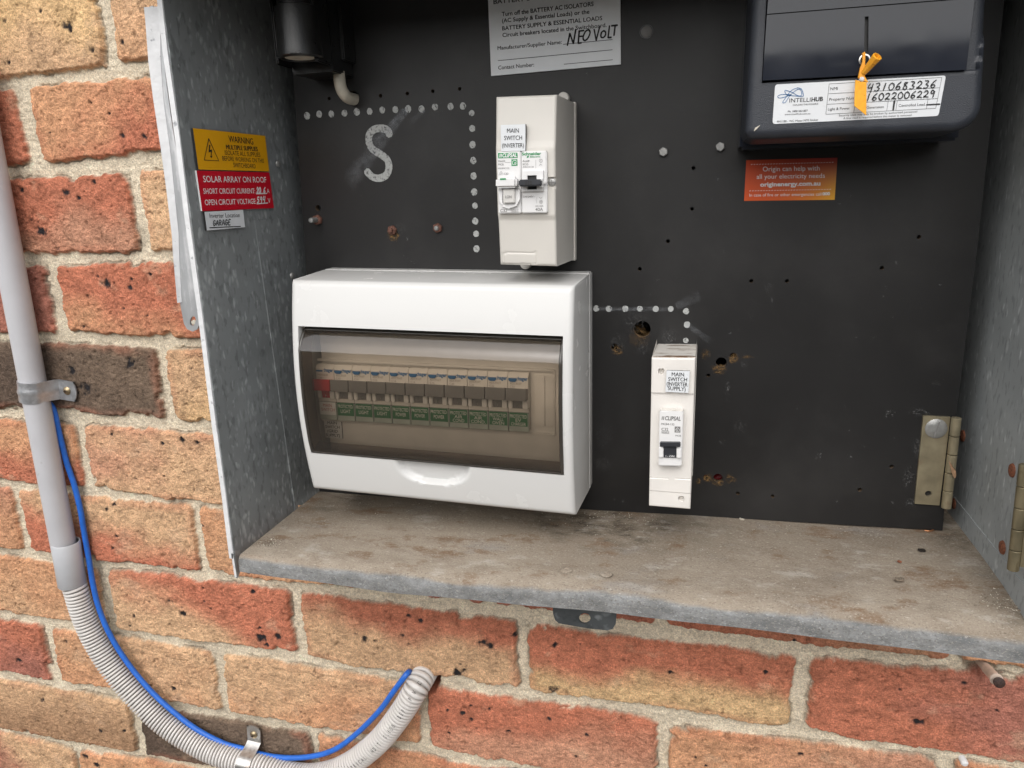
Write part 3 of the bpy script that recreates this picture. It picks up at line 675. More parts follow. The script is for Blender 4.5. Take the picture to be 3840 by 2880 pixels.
LIPB = [(.2495, .0850), (.40, .0806), (.5653, .0838), (.70, .0827), (.8439, .0797)]
R_ = .0065
for i in range(nxs + 1):
    x = .2555 + (.8495 - .2555) * i / nxs; zt = ZFl(x); zb = float(np.interp(x, [a_ for a_, _ in LIPB], [b_ for _, b_ in LIPB]))
    D_ = max(0., zt - (zb + .0150)); DF = [0, 0, 0, .04, .28, .62]; zk = zt; zt = zt - D_
    col_ = [(x, y, zk - D_ * DF[i_] + .0006 * math.sin(x * 31 + y * 20)) for i_, (y, _) in enumerate(prof)]
    fd = [0, 0, 0, .0, .02, .14]
    for k_ in range(1, 6):
        a_ = k_ / 5 * PI / 2; col_.append((x, -.1038 - R_ * math.sin(a_), zt - R_ + R_ * math.cos(a_))); fd.append([.28, .44, .62, .85, 1.05][k_ - 1])
    wv = .0003 * math.sin(x * 57 + 1) + random.uniform(-.0001, .0001)
    col_.append((x, -.1104, zb + wv)); fd.append(1.3)
    col_.append((x, -.1092, zb + wv)); fd.append(1.3)
    col_.append((x, -.1089, zt - .012)); fd.append(1.3)
    p.v.extend(col_); fade += fd
pc = len(prof) + 8
for i in range(nxs):
    for j in range(pc - 1):
        p.f.append((i * pc + j, i * pc + j + 1, (i + 1) * pc + j + 1, (i + 1) * pc + j)); p.m.append(0)
shelf_ = p.build('shelf', 'dusty_shelf', mb_, fade=fade, angle=60)
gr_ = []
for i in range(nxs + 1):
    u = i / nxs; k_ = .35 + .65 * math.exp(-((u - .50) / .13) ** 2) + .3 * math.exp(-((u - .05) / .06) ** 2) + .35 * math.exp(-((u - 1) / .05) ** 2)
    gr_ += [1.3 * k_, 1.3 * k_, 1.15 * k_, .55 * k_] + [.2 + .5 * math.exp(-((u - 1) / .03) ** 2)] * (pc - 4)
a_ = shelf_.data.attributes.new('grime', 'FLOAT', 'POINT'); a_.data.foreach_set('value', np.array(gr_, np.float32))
# latch tab under the lip, rivets, screws
PT = PY(-.088)
hole = [PT.at('8', 1577 + 38 * math.cos(a_), 690 + 34 * math.sin(a_)) for a_ in np.linspace(0, 2 * PI, 17)[:-1]]
p = MB(); p.plate([PT.at('8', *q_) for q_ in [(1370, 600), (1372, 660), (1385, 700), (1410, 722), (1600, 755), (1725, 768), (1758, 758), (1778, 725), (1785, 640)]], [hole], NF, .0018)
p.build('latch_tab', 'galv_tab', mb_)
for x, y in ((1457, 372), (1717, 400)):
    P0 = PZ(ZFl(.6)).at('8', x, y); P0[2] = ZFl(P0[0])
    p = MB(); p.lathe(P0 + [0, 0, -.0002], (0, 0, 1), [(0, .0048), (.0006, .0047), (.0011, .0034), (.0012, .0022), (.0006, .0016), (.0006, .0004)], 20)
    p.build('rivet', 'dusty_shelf', mb_)
PRt = PX(XR, -1)
for k, x, y in (('6', 1818, 1165), ('6', 2138, 1390), ('6', 1763, 1605), ('9', 2075, 230)):
    P0 = PRt.at(k, x, y); p = MB(); p.lathe(P0, (-1, 0, 0), [(0, .0052), (.0012, .0046), (.0018, .0026), (.0018, .0008), (.0004, .0006)], 18); p.build('screw', 'rust', mb_)
for k, x, y in (('1', 1800, 1060), ('4', 1893, 128)):
    P0 = PL.off(.0012).at(k, x, y); p = MB(); p.lathe(P0, nL, [(0, .0034), (.0012, .003), (.002, .0016), (.002, .0004)], 14); p.build('screw', 'bolt_steel', mb_)

# ------------------------------------------------------------------ stay arm on the left edge of the box
PA = PY(-.0985)
out = [('1', 952, 52), ('1', 962, 160), ('1', 980, 400), ('1', 1010, 640), ('1', 1060, 970), ('1', 1095, 1230), ('1', 1130, 1520), ('4', 1140, 20), ('4', 1165, 300), ('4', 1192, 440), ('4', 1212, 474), ('4', 1248, 490), ('4', 1278, 474), ('4', 1292, 440),
       ('4', 1285, 300), ('4', 1262, 100), ('1', 1245, 1560), ('1', 1180, 1190), ('1', 1118, 830), ('1', 1080, 560), ('1', 1055, 330), ('1', 1035, 200), ('1', 1012, 60), ('1', 985, 36)]
hole = [PA.at('4', 1249 + 19 * math.cos(a_) - 4 * math.sin(a_), 422 + 32 * math.sin(a_)) for a_ in np.linspace(0, 2 * PI, 15)[:-1]]
st = thing('stay_arm', PA.at(*out[11]), 'narrow painted metal strip with slotted end running down the box edge', 'metal strip')
p = MB(); p.plate([PA.at(*q_) for q_ in out], [hole], NF, .002); p.build('bar', ['arm_metal'], st)
p = MB(); lf = [PA.at(*q_) for q_ in out[:9]]; dx_ = [.0115, .0105, .0085, .0068, .0060, .005, .0042, .0034, .002]
for i in range(len(lf) - 1):
    a_, b_ = lf[i], lf[i + 1]
    p.hexa([a_ + [0, -.003, 0], a_ + [dx_[i], -.0004, 0], b_ + [dx_[i + 1], -.0004, 0], b_ + [0, -.003, 0], a_ + [0, .004, 0], a_ + [dx_[i], .0003, 0], b_ + [dx_[i + 1], .0003, 0], b_ + [0, .004, 0]])
p.build('paint_layer', 'white_paint', st)
P0 = PA.at('4', 1250, 432); p = MB(); p.lathe(P0 + [0, .0015, 0], NF, [(0, .0022), (.0012, .0018), (.0014, .0005)], 12); p.build('pin', 'porcelain', st)

# ------------------------------------------------------------------ mounting board
bo = thing('mounting_board', (.545, YB, .1), 'large black electrical backboard drilled with many holes inside the metal box', 'board')
O_ = [BOARD.at('d', 690, 1066), BOARD.at('d', 2036, 1146), BOARD.at('d', 2040, 1100), BOARD.at('d', 2109, 554), BOARD.at('d', 2172, -20)]
tr = O_[-1].copy(); tr[2] = .559; tl = BOARD.at('d', 622, 0); tl[2] = .559; tl[0] += .002
O_ += [tr, tl, BOARD.at('d', 622, 0), BOARD.at('d', 660, 560)]
HO = [(1498, 363, 4.2), (1495, 451, 4.2), (1443, 521, 4.4), (1382, 581, 4.4), (1623, 607, 4.6), (1700, 607, 4.6), (1985, 512, 5), (1905, 579, 5), (1387, 711, 18.5), (1327, 750, 8), (1558, 783, 12), (1584, 768.5, 7),
      (1530, 811, 4.4), (1525, 1031, 6), (1551, 1033, 10.5), (1594, 1066, 4.4), (1669, 1072, 4.4), (1857, 1058, 5), (1926, 1008, 5), (993, 192, 3.8), (935, 197, 3.8), (880, 202, 3.8), (822, 207, 3.8), (711, 213, 3.4), (687, 449, 6), (762, 212, 14)]
def ring(k, x, y, r, n=14, pl=BOARD, fl=1.0):
    c = pl.at(k, x, y); rr = np.linalg.norm(pl.at(k, x + r, y) - c)
    return [c + [rr * math.cos(a_), 0, rr * fl * math.sin(a_)] for a_ in np.linspace(0, 2 * PI, n + 1)[:-1]]
p = MB(); p.plate(O_, [ring('d', x, y, r, 20 if r > 9 else 12) for x, y, r in HO], NF, .0065, 0, 1)
# board material: black sheet with rubbed, dusty and greasy patches
mbk = mat('board_black', (.0165, .016, .016), .42, var=.15, vs=9, bump=.00006, bs=1800, spots=((.029, .028, .0275), 11, .48, .3), spec=.35)
p.build('sheet', ['board_black', 'tan_core'], bo)
# painted dots, letter and rubbed smears
worn('dot_paint', (.44, .45, .44), 380, .29, .50, .94)
worn('chalk', (.40, .42, .45), 160, .30, .75, .55, st=(1, 1, 1))
worn('scuff', (.24, .24, .24), 500, .50, .72, .5)
worn('rust_stain', (.20, .12, .05), 350, .42, .62, .9)
p = MB()
for k, L in (('1', [(1990, 750), (2068, 740), (2147, 738)]), ('2', [(20, 733), (100, 725), (183, 722), (265, 713), (350, 710), (433, 706), (520, 706), (607, 693), (708, 690), (788, 687), (845, 733), (848, 833), (850, 938), (855, 1040), (857, 1140), (861, 1245), (866, 1333), (868, 1433), (873, 1515), (876, 1612)]),
             ('5', [(1652, 340), (1733, 342), (1840, 342), (1935, 342), (2038, 343), (2135, 343)]), ('6', [(22, 358), (28, 445), (20, 547)])):
    for x, y in L:
        c = BOARD.off(.0003).at(k, x, y); r = np.linalg.norm(BOARD.at(k, x + 19.5, y) - BOARD.at(k, x, y)) * random.uniform(.9, 1.06)
        p = MB(); p.disc(c, NF, r, seg=18, rz=random.uniform(1.0, 1.12), jit=.06); p.build('paint_dot', 'dot_paint', bo, fade=np.ones(len(p.v)))
Sp = [(312, 875), (300, 845), (262, 832), (215, 838), (182, 872), (180, 925), (205, 968), (262, 1005), (300, 1040), (308, 1090), (290, 1135), (245, 1155), (200, 1145), (165, 1110)]
p = MB(); p.pen('2', Sp, 44, BOARD, eps=.0004, sub=6, jit=.05)
p.build('painted_letter', 'dot_paint', bo, fade=np.ones(len(p.v)))
p = MB(); fd = []
def smear(k, a_, b_, w0, w1, f0=1., f1=0.):
    A = BOARD.off(.00055).at(k, *a_); B = BOARD.off(.00055).at(k, *b_); sc = np.linalg.norm(BOARD.at(k, a_[0] + 1, a_[1]) - BOARD.at(k, *a_))
    T = B - A; Sd = np.cross(NF, T); Sd /= np.linalg.norm(Sd); n = 8
    for i in range(n + 1):
        t = i / n; c = A + T * t; w_ = (w0 + (w1 - w0) * t) * sc / 2
        for u_, f_ in ((-1, 0), (-.5, .8), (0, 1), (.5, .8), (1, 0)):
            p.v.append((c + Sd * w_ * u_).tolist()); fd.append(f_ * (f0 + (f1 - f0) * t) * (.0 if i == n else 1))
    b0 = len(p.v) - 5 * (n + 1)
    for i in range(n):
        for j in range(4): p.f.append((b0 + i * 5 + j, b0 + i * 5 + j + 1, b0 + i * 5 + j + 6, b0 + i * 5 + j + 5)); p.m.append(0)
smear('2', (415, 715), (30, 1200), 55, 150, 1., .25); smear('2', (430, 700), (150, 980), 30, 90, .9, .3); smear('2', (540, 715), (430, 800), 25, 60, .7, 0)
smear('5', (1640, 342), (2160, 345), 30, 34, .5, .4); smear('5', (1740, 350), (2050, 330), 18, 18, .7, .3); smear('6', (20, 440), (190, 560), 40, 60, .5, .1); smear('6', (-40, 330), (120, 250), 60, 90, .35, .1)
tag(p.build('chalk_smear', 'chalk', bo, fade=fd), kind='stuff')
p = MB(); fd = []
def blotch(k, x, y, r, f=1., el=1.):
    c = BOARD.off(.00025).at(k, x, y); rr = np.linalg.norm(BOARD.at(k, x + r, y) - BOARD.at(k, x, y)); b0 = len(p.v); n = 16
    p.v.append(c.tolist()); fd.append(f)
    for g_, fl in ((.55, .8), (1., 0.)):
        for i in range(n):
            a_ = 2 * PI * i / n; j = random.uniform(.8, 1.2); p.v.append((c + rr * g_ * j * np.array([math.cos(a_), 0, el * math.sin(a_)])).tolist()); fd.append(f * fl)
    for i in range(n):
        p.f.append((b0, b0 + 1 + i, b0 + 1 + (i + 1) % n)); p.m.append(0)
        p.f.append((b0 + 1 + i, b0 + 1 + n + i, b0 + 1 + n + (i + 1) % n, b0 + 1 + (i + 1) % n)); p.m.append(0)
for a_ in [('5', 1905, 420, 90, .8), ('5', 2120, 520, 60, 1.), ('5', 1790, 560, 70, .7), ('5', 1960, 590, 60, .7), ('5', 1700, 1160, 60, .5, 2), ('5', 1700, 1340, 60, .7), ('6', 1345, 1022, 42, 1.6), ('6', 1540, 1010, 80, 1., .5), ('6', 1520, 1240, 40, 1., 2), ('6', 1460, 1430, 45, 1.2, 2), ('6', 1480, 1600, 50, 1., 1), ('6', 440, 395, 30, 1.), ('6', 580, 283, 25, .9), ('6', 1370, 390, 20, .9), ('6', 1085, 1303, 24, 1.), ('6', 880, 1290, 30, .8, 1.6), ('6', 370, 1110, 60, .5),
           ('2', 610, 730, 60, .6), ('2', 1180, 520, 70, .4), ('2', 380, 1480, 60, .7, .6), ('2', 900, 500, 50, .4), ('6', 1640, 830, 30, .6), ('6', 560, 210, 40, .5), ('3', 230, 335, 60, .7, .4), ('6', 400, 700, 30, .8), ('6', 290, 860, 22, .9, 3), ('6', 260, 1205, 26, .9)]: blotch(*a_)
for i in range(150):
    blotch('d', random.uniform(690, 2050), random.uniform(20, 1090), random.uniform(1.5, 5), random.uniform(.8, 2), random.uniform(.5, 1.5))
rs2 = random.Random(21)
for i in range(26):                                   # fine scratches
    x, y, a_ = rs2.uniform(700, 2040), rs2.uniform(60, 1080), rs2.gauss(.4, .8); L_ = rs2.uniform(8, 46); b0 = len(p.v)
    pl_ = BOARD.off(.0003); A, B = pl_.at('d', x, y), pl_.at('d', x + L_ * math.cos(a_), y + L_ * math.sin(a_)); p.stroke([A, (A + B) / 2 + [0, 0, rs2.gauss(0, .0006)], B], .00035, NF, 0); fd += [rs2.uniform(.5, 1.3)] * (len(p.v) - b0)
tag(p.build('dust_marks', 'scuff', bo, fade=fd), kind='stuff')
p = MB(); fd = []
for a_ in [('6', 240, 735, 60, 1., .7), ('6', 330, 665, 40, 1.2), ('6', 420, 655, 46, .7, .25), ('6', 160, 1440, 36, 1.2), ('6', 230, 1470, 46, 1., .6), ('6', 310, 1445, 40, .8), ('5', 1790, 610, 40, 1.1), ('5', 1930, 520, 80, .45), ('6', 150, 640, 40, .5), ('2', 335, 1525, 45, 1.4), ('6', 105, 1460, 25, .7)]: blotch(*a_)
tag(p.build('rust_stain', 'rust_stain', bo, fade=fd), kind='stuff')
# red cable behind one of the holes
c = PY(YB + .022).at('d', 1551, 1033)
p = MB(); p.tube([c + [-.05, .004, -.035], c + [-.02, .0, -.012], c + [0, 0, 0.001], c + [.02, 0, .010], c + [.05, .004, .03]], .0052, 14)
p.tube([c + [-.05, .012, -.02], c + [0, .008, .010], c + [.05, .012, .02]], .005, 14)
tag(p.build('cable', 'wire_red'), 'dark red cable glimpsed behind a hole low in the black board', 'cable')

# ------------------------------------------------------------------ bolts on the board
def hexbolt(k, x, y, r, hgt, m, label, cat='bolt', washer=None, tip=None, name='hex_bolt'):
    c = BOARD.at(k, x, y); r = np.linalg.norm(BOARD.at(k, x + r, y) - c)
    b_ = thing(name, c, label, cat); a0 = random.uniform(0, 1)
    p = MB(); V = []
    for y_, f_ in ((0, 1), (-hgt * .8, 1), (-hgt, .86)):
        V += [c + [r * f_ * math.cos(a0 + i * PI / 3), y_, r * f_ * math.sin(a0 + i * PI / 3)] for i in range(6)]
    p.add(V, [(j * 6 + i, j * 6 + (i + 1) % 6, j * 6 + 6 + (i + 1) % 6, j * 6 + 6 + i) for j in range(2) for i in range(6)] + [tuple(range(12, 18))])
    p.build('head', m, b_, bevel=.0002)
    if washer:
        p = MB(); p.lathe(c, NF, [(0, r * 1.35), (.0008, r * 1.3), (.0008, r * .5)], 20); p.build('washer', washer, b_)
    if tip:
        p = MB(); p.lathe(c + [0, -hgt, 0], NF, [(-.001, r * .5), (tip[1], r * .46), (tip[1] + .0006, r * .3)], 14); p.build('shank', tip[0], b_)
    return b_
hexbolt('2', 2088, 985, 31, .004, 'bolt_steel', 'pale hex bolt head on the board, the lower of two left of the meter')
hexbolt('3', 243, 952, 32, .004, 'bolt_steel', 'pale hex bolt head just below the lower left corner of the meter')
hexbolt('2', 333, 1492, 30, .0035, 'rusty_nut', 'rusty nut with a rust stain, left of the pair below the letter S', 'nut', tip=('rusty_nut', .003), name='hex_nut')
hexbolt('2', 627, 1477, 30, .0035, 'rusty_nut', 'rusty nut with a bright bolt end, right of the pair below the letter S', 'nut', tip=('bolt_steel', .002), name='hex_nut')
hexbolt('1', 2062, 1424, 30, .004, 'rusty_nut', 'small brass coloured nut with long bolt end beside the left edge of the board', 'nut', tip=('bolt_steel', .010), name='hex_nut')
c = BOARD.at('2', 1978, 207); b_ = thing('round_bolt', c, 'round headed bolt with dark washer right of the white sign', 'bolt')
p = MB(); p.lathe(c, NF, [(0, .0052), (.0008, .005), (.0008, .003)], 22); p.build('washer', 'black_bakelite', b_)
p = MB(); p.lathe(c + [0, -.0008, 0], NF, [(0, .0042), (.0012, .0039), (.0022, .0026), (.0026, .0006)], 22); p.build('head', 'grey_ink', b_)

# ------------------------------------------------------------------ hinges
PH = PY(YB - .0022)
hg = thing('board_hinge', PH.at('6', 1600, 1605), 'yellow zinc plated hinge screwed to the lower right of the black board', 'hinge')
hq = [PH.at('6', *q_) for q_ in ((1560, 1035), (1736, 1045), (1664, 1617), (1503, 1605))]
hol = ring('6', 1592, 1540, 22, 14, PH)
p = MB(); p.plate(hq, [hol], NF, .0022); p.build('leaf', 'yellow_zinc', hg)
c = PH.at('6', 1642, 1118); p = MB(); p.lathe(c, NF, [(0, .0082), (.0006, .0081), (.0016, .006), (.0020, .003), (.0021, .0004)], 26)
p.stroke([c + [.0012, -.0024, .0062], c + [-.0012, -.0024, -.0062]], .0012, NF, 1); p.build('bolt_head', ['bolt_steel', 'grey_ink'], hg)
PK = PY(YB - .006); ka, kb = PK.at('6', 1775, 1045), PK.at('6', 1707, 1635)
for i in range(5):
    a_ = ka + (kb - ka) * (i / 5 + .004); b_ = ka + (kb - ka) * ((i + 1) / 5 - .004)
    p = MB(); L_ = np.linalg.norm(b_ - a_); p.lathe(a_, b_ - a_, [(0, .0032), (.0004, .0037), (L_ - .0004, .0037), (L_, .0032)], 18); p.build('knuckle', 'yellow_zinc', hg)
PD = PY(-.092); da, db = PD.at('R', 738, 468), PD.at('R', 617, 1500)
dh = thing('door_hinge', db, 'tarnished brass hinge at the front right edge of the metal box', 'hinge')
for i in range(5):
    a_ = da + (db - da) * (i / 5 + .003); b_ = da + (db - da) * ((i + 1) / 5 - .003); L_ = np.linalg.norm(b_ - a_)
    p = MB(); p.lathe(a_, b_ - a_, [(0, .0030), (.0004, .0035), (L_ - .0004, .0035), (L_, .0030)], 20); p.build('knuckle', 'brass', dh)
p = MB(); p.slab([da + [.003, -.002, 0], da + [.03, -.010, 0], db + [.03, -.010, 0.004], db + [.003, -.002, .004]], NF, .0018); p.build('leaf', 'brass', dh)
p = MB(); p.box(da[0] + .004, da[0] + .03, -.104, -.1015, .22, ZT); tag(p.build('edge_strip', 'rust_dark'), 'dark rusty door edge above the brass hinge on the right', 'metal edge')
# ------------------------------------------------------------------ moulded covers: a front surface in relief with sides back to the board
def cover(corn, yf, yback, ns, nt, hole=None, r=.004, draft=.0015, relief=None, holedepth=.008, yb_hole=None, round_=None, topback=0.):
    """corn: (x,z) of TL,TR,BR,BL at the front; yf(t) front depth (t 0 bottom, 1 top); relief(x,z)->dy; hole=(s0,s1,t0,t1)"""
    TL, TR, BR, BL = [np.asarray(c) for c in corn]
    W_ = np.linalg.norm(TR - TL); H_ = np.linalg.norm(TL - BL)
    ed = [0, .06, .2, .45, .75, 1.]
    ss = sorted(set([round(e * r / W_, 6) for e in ed] + [round(1 - e * r / W_, 6) for e in ed] + [round(x, 6) for x in np.linspace(r / W_, 1 - r / W_, ns)]))
    tt = sorted(set([round(e * r / H_, 6) for e in ed] + [round(1 - e * r / H_, 6) for e in ed] + [round(x, 6) for x in np.linspace(r / H_, 1 - r / H_, nt)]))
    if hole:
        ss = [s for s in ss if min(abs(s - hole[0]), abs(s - hole[1])) > .3 / ns] + [hole[0], hole[1]]; ss.sort()
        tt = [t for t in tt if min(abs(t - hole[2]), abs(t - hole[3])) > .3 / nt] + [hole[2], hole[3]]; tt.sort()
    p = MB(); n, m = len(ss), len(tt); P = np.zeros((m, n, 3))
    for j, t in enumerate(tt):
        for i, s in enumerate(ss):
            c = (BL * (1 - s) + BR * s) * (1 - t) + (TL * (1 - s) + TR * s) * t
            e = min(s * W_, (1 - s) * W_); e2 = min(t * H_, (1 - t) * H_)
            if round_:                                # rounded outline seen from the front: bottom left, bottom right
                Rr = round_[0] if s < .5 else round_[1]
                if t < .5 and e < Rr and e2 < Rr:
                    vx, vz = Rr - e, Rr - e2; kk = max(vx, vz) / max(math.hypot(vx, vz), 1e-9); c = c + np.array([(1 if s < .5 else -1) * vx * (1 - kk), vz * (1 - kk)])
            f = lambda q: 0 if q >= r else r - math.sqrt(max(r * r - (r - q) ** 2, 0))
            dy = min(r, math.hypot(f(e), f(e2)))
            P[j, i] = (c[0], yf(t) + dy + (relief(c[0], c[1]) if relief else 0), c[1])
    hi = None
    F = []
    if hole: hi = (ss.index(hole[0]), ss.index(hole[1]), tt.index(hole[2]), tt.index(hole[3]))
    for j in range(m - 1):
        for i in range(n - 1):
            if hi and hi[0] <= i < hi[1] and hi[2] <= j < hi[3]: continue
            F.append((j * n + i, j * n + i + 1, (j + 1) * n + i + 1, (j + 1) * n + i))
    V = P.reshape(-1, 3).tolist()
    loop = [(0, i) for i in range(n)] + [(j, n - 1) for j in range(1, m)] + [(m - 1, i) for i in range(n - 2, -1, -1)] + [(j, 0) for j in range(m - 2, 0, -1)]
    ctr = P.reshape(-1, 3).mean(0); b0 = len(V)
    for (j, i) in loop:
        q_ = P[j, i]; sx = -1 if i == 0 else (1 if i == n - 1 else 0); sz = -1 if j == 0 else (1 if j == m - 1 else 0)
        V.append([q_[0] + sx * draft, yback, q_[2] + sz * draft - (topback if j == m - 1 else 0)])
    k = len(loop)
    for a in range(k):
        j0, i0 = loop[a]; j1, i1 = loop[(a + 1) % k]; F.append((j1 * n + i1, j0 * n + i0, b0 + a, b0 + (a + 1) % k))
    if hi:
        lp = [(hi[2], i) for i in range(hi[0], hi[1] + 1)] + [(j, hi[1]) for j in range(hi[2] + 1, hi[3] + 1)] + [(hi[3], i) for i in range(hi[1] - 1, hi[0] - 1, -1)] + [(j, hi[0]) for j in range(hi[3] - 1, hi[2], -1)]
        b1 = len(V)
        for (j, i) in lp:
            q_ = P[j, i]; V.append([q_[0], q_[1] + holedepth if yb_hole is None else yb_hole, q_[2]])
        k = len(lp)
        for a in range(k):
            j0, i0 = lp[a]; j1, i1 = lp[(a + 1) % k]; F.append((j0 * n + i0, j1 * n + i1, b1 + (a + 1) % k, b1 + a))
    p.add(V, F)
    p.front = P
    return p

# ------------------------------------------------------------------ consumer unit
cu = thing('consumer_unit', (.4175, YB, .134), 'big white distribution box with smoked window over a row of circuit breakers', 'fuse box')
CUC = [(.2970, .3268), (.5383, .3214), (.5371, .1316), (.2970, .1386)]
def cuy(t): return -.048 - .0125 * math.sin(PI * min(max(t, 0), 1)) ** .9 - .002 * (1 - t)
WP = PY(-.0565)
def st_of(k, x, y):
    q = WP.at(k, x, y); s = (q[0] - .297) / (.5377 - .297); zt = .3268 + (.3214 - .3268) * s; zb = .1386 + (.1316 - .1386) * s
    return s, (q[2] - zb) / (zt - zb)
s0, tA = st_of('B', 97, 416); s1, tB = st_of('B', 1781, 471); s2, tC = st_of('B', 1785, 1354); s3, tD = st_of('B', 180, 1214)
HS = (max(s0, s3), (s1 + s2) / 2, (tC + tD) / 2, (tA + tB) / 2)
scx = (WP.at('B', 950, 1300)[0]); scz = WP.at('B', 950, 1285)[2]; srx = abs(WP.at('B', 1185, 1300)[0] - WP.at('B', 712, 1270)[0]) / 2; srz = scz - WP.at('B', 950, 1437)[2]
def scoop(x, z):
    dz = scz + .006 - z - (x - scx) * .025
    if dz < -.004: return 0
    rho = ((abs(x - scx) / srx) ** 2.4 + (max(dz - .004, 0) / srz) ** 2.4) ** (1 / 2.4)
    return .0062 * (1 - float(sstep(.86, 1.01, rho)))
p = cover(CUC, cuy, .014, 110, 96, HS, r=.0045, draft=.0022, relief=scoop, holedepth=.006)
p.build('cover', 'white_abs', cu, angle=50)
p = MB(); p.hexa([(.2945, .0145, .3295), (.5408, .0145, .3242), (.5396, .0145, .1288), (.2945, .0145, .1360), (.2945, YB, .3295), (.5408, YB, .3242), (.5396, YB, .1288), (.2945, YB, .1360)])
p.build('base', 'white_abs', cu, bevel=.001)
# smoked window
def cuxz(s, t):
    TL, TR, BR_, BL = [np.asarray(c) for c in CUC]
    return (BL * (1 - s) + BR_ * s) * (1 - t) + (TL * (1 - s) + TR * s) * t
mw = bpy.data.materials.new('smoked_window'); mw.use_nodes = True; MATS['smoked_window'] = mw
N = mw.node_tree.nodes; Lk = mw.node_tree.links; N.clear()
o_ = N.new('ShaderNodeOutputMaterial'); tr_ = N.new('ShaderNodeBsdfTransparent'); tr_.inputs[0].default_value = (.775, .695, .60, 1)
gl = N.new('ShaderNodeBsdfGlossy'); gl.inputs['Roughness'].default_value = .05; gl.inputs[0].default_value = (.95, .95, .97, 1)
fr = N.new('ShaderNodeFresnel'); fr.inputs[0].default_value = 1.58
nz = N.new('ShaderNodeTexNoise'); nz.inputs['Scale'].default_value = 24; tcw = N.new('ShaderNodeTexCoord'); Lk.new(tcw.outputs['Object'], nz.inputs[0])
bpw = N.new('ShaderNodeBump'); bpw.inputs['Distance'].default_value = .0012; bpw.inputs['Strength'].default_value = .25; Lk.new(nz.outputs[0], bpw.inputs['Height']); Lk.new(bpw.outputs[0], gl.inputs['Normal'])
ms = N.new('ShaderNodeMixShader'); Lk.new(fr.outputs[0], ms.inputs[0]); Lk.new(tr_.outputs[0], ms.inputs[1]); Lk.new(gl.outputs[0], ms.inputs[2]); df_ = N.new('ShaderNodeBsdfDiffuse'); df_.inputs[0].default_value = (.34, .29, .235, 1); mh = N.new('ShaderNodeMixShader'); mh.inputs[0].default_value = .05; Lk.new(tr_.outputs[0], mh.inputs[1]); Lk.new(df_.outputs[0], mh.inputs[2]); Lk.new(mh.outputs[0], ms.inputs[1])
Lk.new(ms.outputs[0], o_.inputs[0])
mwl = bpy.data.materials.new('smoked_wall'); mwl.use_nodes = True; MATS['smoked_wall'] = mwl
N = mwl.node_tree.nodes; Lk = mwl.node_tree.links; N.clear()
o_ = N.new('ShaderNodeOutputMaterial'); tr_ = N.new('ShaderNodeBsdfTransparent'); Lk.new(tr_.outputs[0], o_.inputs[0])
nz = N.new('ShaderNodeTexNoise'); nz.inputs['Scale'].default_value = 40; rp_ = N.new('ShaderNodeMix'); rp_.data_type = 'RGBA'; rp_.inputs[6].default_value = (.42, .38, .35, 1); rp_.inputs[7].default_value = (.55, .50, .46, 1)
Lk.new(nz.outputs[0], rp_.inputs[0]); Lk.new(rp_.outputs[2], tr_.inputs[0])
mat('smoked_rim', (.045, .04, .034), .15, var=.2, vs=40, spec=.6)
g_ = .006
a0, a1, b0_, b1_ = HS[0] + .006, HS[1] - .006, HS[2] + .008, HS[3] - .022
p = MB(); nt_ = 28; V = []
ts = np.linspace(b0_, b1_, nt_)
def wy(t):                                            # the lid bulges and rolls back at the top and a little at the bottom
    u = (t - b0_) / (b1_ - b0_); return cuy(t) - .0015 + .0105 * float(sstep(.85, 1.06, u)) + .002 * float(sstep(.12, -.1, u))
for t in ts:
    for s in np.linspace(a0, a1, 40):
        q = cuxz(s, t); V.append((q[0], wy(t), q[1]))
p.add(V, [(j * 40 + i, j * 40 + i + 1, (j + 1) * 40 + i + 1, (j + 1) * 40 + i) for j in range(nt_ - 1) for i in range(39)])
win = p.build('window', 'smoked_window', cu, angle=80)
p = MB(); fr_ = []
def rim(pa, th):
    p.tube(pa, th, 8)
L_ = [(a0, t) for t in ts]; R2 = [(a1, t) for t in ts]
rim([(*cuxz(s, t)[:1], wy(t) + .0012, cuxz(s, t)[1]) for s, t in L_], .0016); rim([(*cuxz(s, t)[:1], wy(t) + .0012, cuxz(s, t)[1]) for s, t in R2], .0016)
rim([(cuxz(s, b1_)[0], wy(b1_) + .001, cuxz(s, b1_)[1]) for s in np.linspace(a0, a1, 12)], .0013)
rim([(cuxz(s, b0_)[0], wy(b0_) + .001, cuxz(s, b0_)[1]) for s in np.linspace(a0, a1, 12)], .0013)
p.build('window_rim', 'smoked_rim', cu, angle=60)
p = MB(); V = []                                      # smoked side walls of the lid, going back into the opening
for t in ts:
    q = cuxz(a0, t); q2 = cuxz(a1, t); V += [(q[0] + .0005, wy(t) + .001, q[1]), (q[0] + .004, wy(t) + .013, q[1]), (q2[0] - .0005, wy(t) + .001, q2[1]), (q2[0] - .002, wy(t) + .013, q2[1])]
p.add(V, [(4 * j + k_, 4 * j + k_ + 1, 4 * j + k_ + 5, 4 * j + k_ + 4) for j in range(nt_ - 1) for k_ in (0, 2)])
for tt_ in (b0_, ):
    V = [];
    for s in np.linspace(a0, a1, 20): q = cuxz(s, tt_); V += [(q[0], wy(tt_) + .001, q[1]), (q[0], wy(tt_) + .013, q[1] + .005)]
    p.add(V, [(2 * i, 2 * i + 1, 2 * i + 3, 2 * i + 2) for i in range(19)])
p.build('window_wall', 'smoked_wall', cu, angle=80)
q0 = [(*cuxz(HS[0] + .004, HS[3] - .004)[:1], -.0535, cuxz(HS[0], HS[3] - .004)[1]), (*cuxz(HS[1] - .004, HS[3] - .004)[:1], -.0535, cuxz(HS[1], HS[3] - .004)[1])]
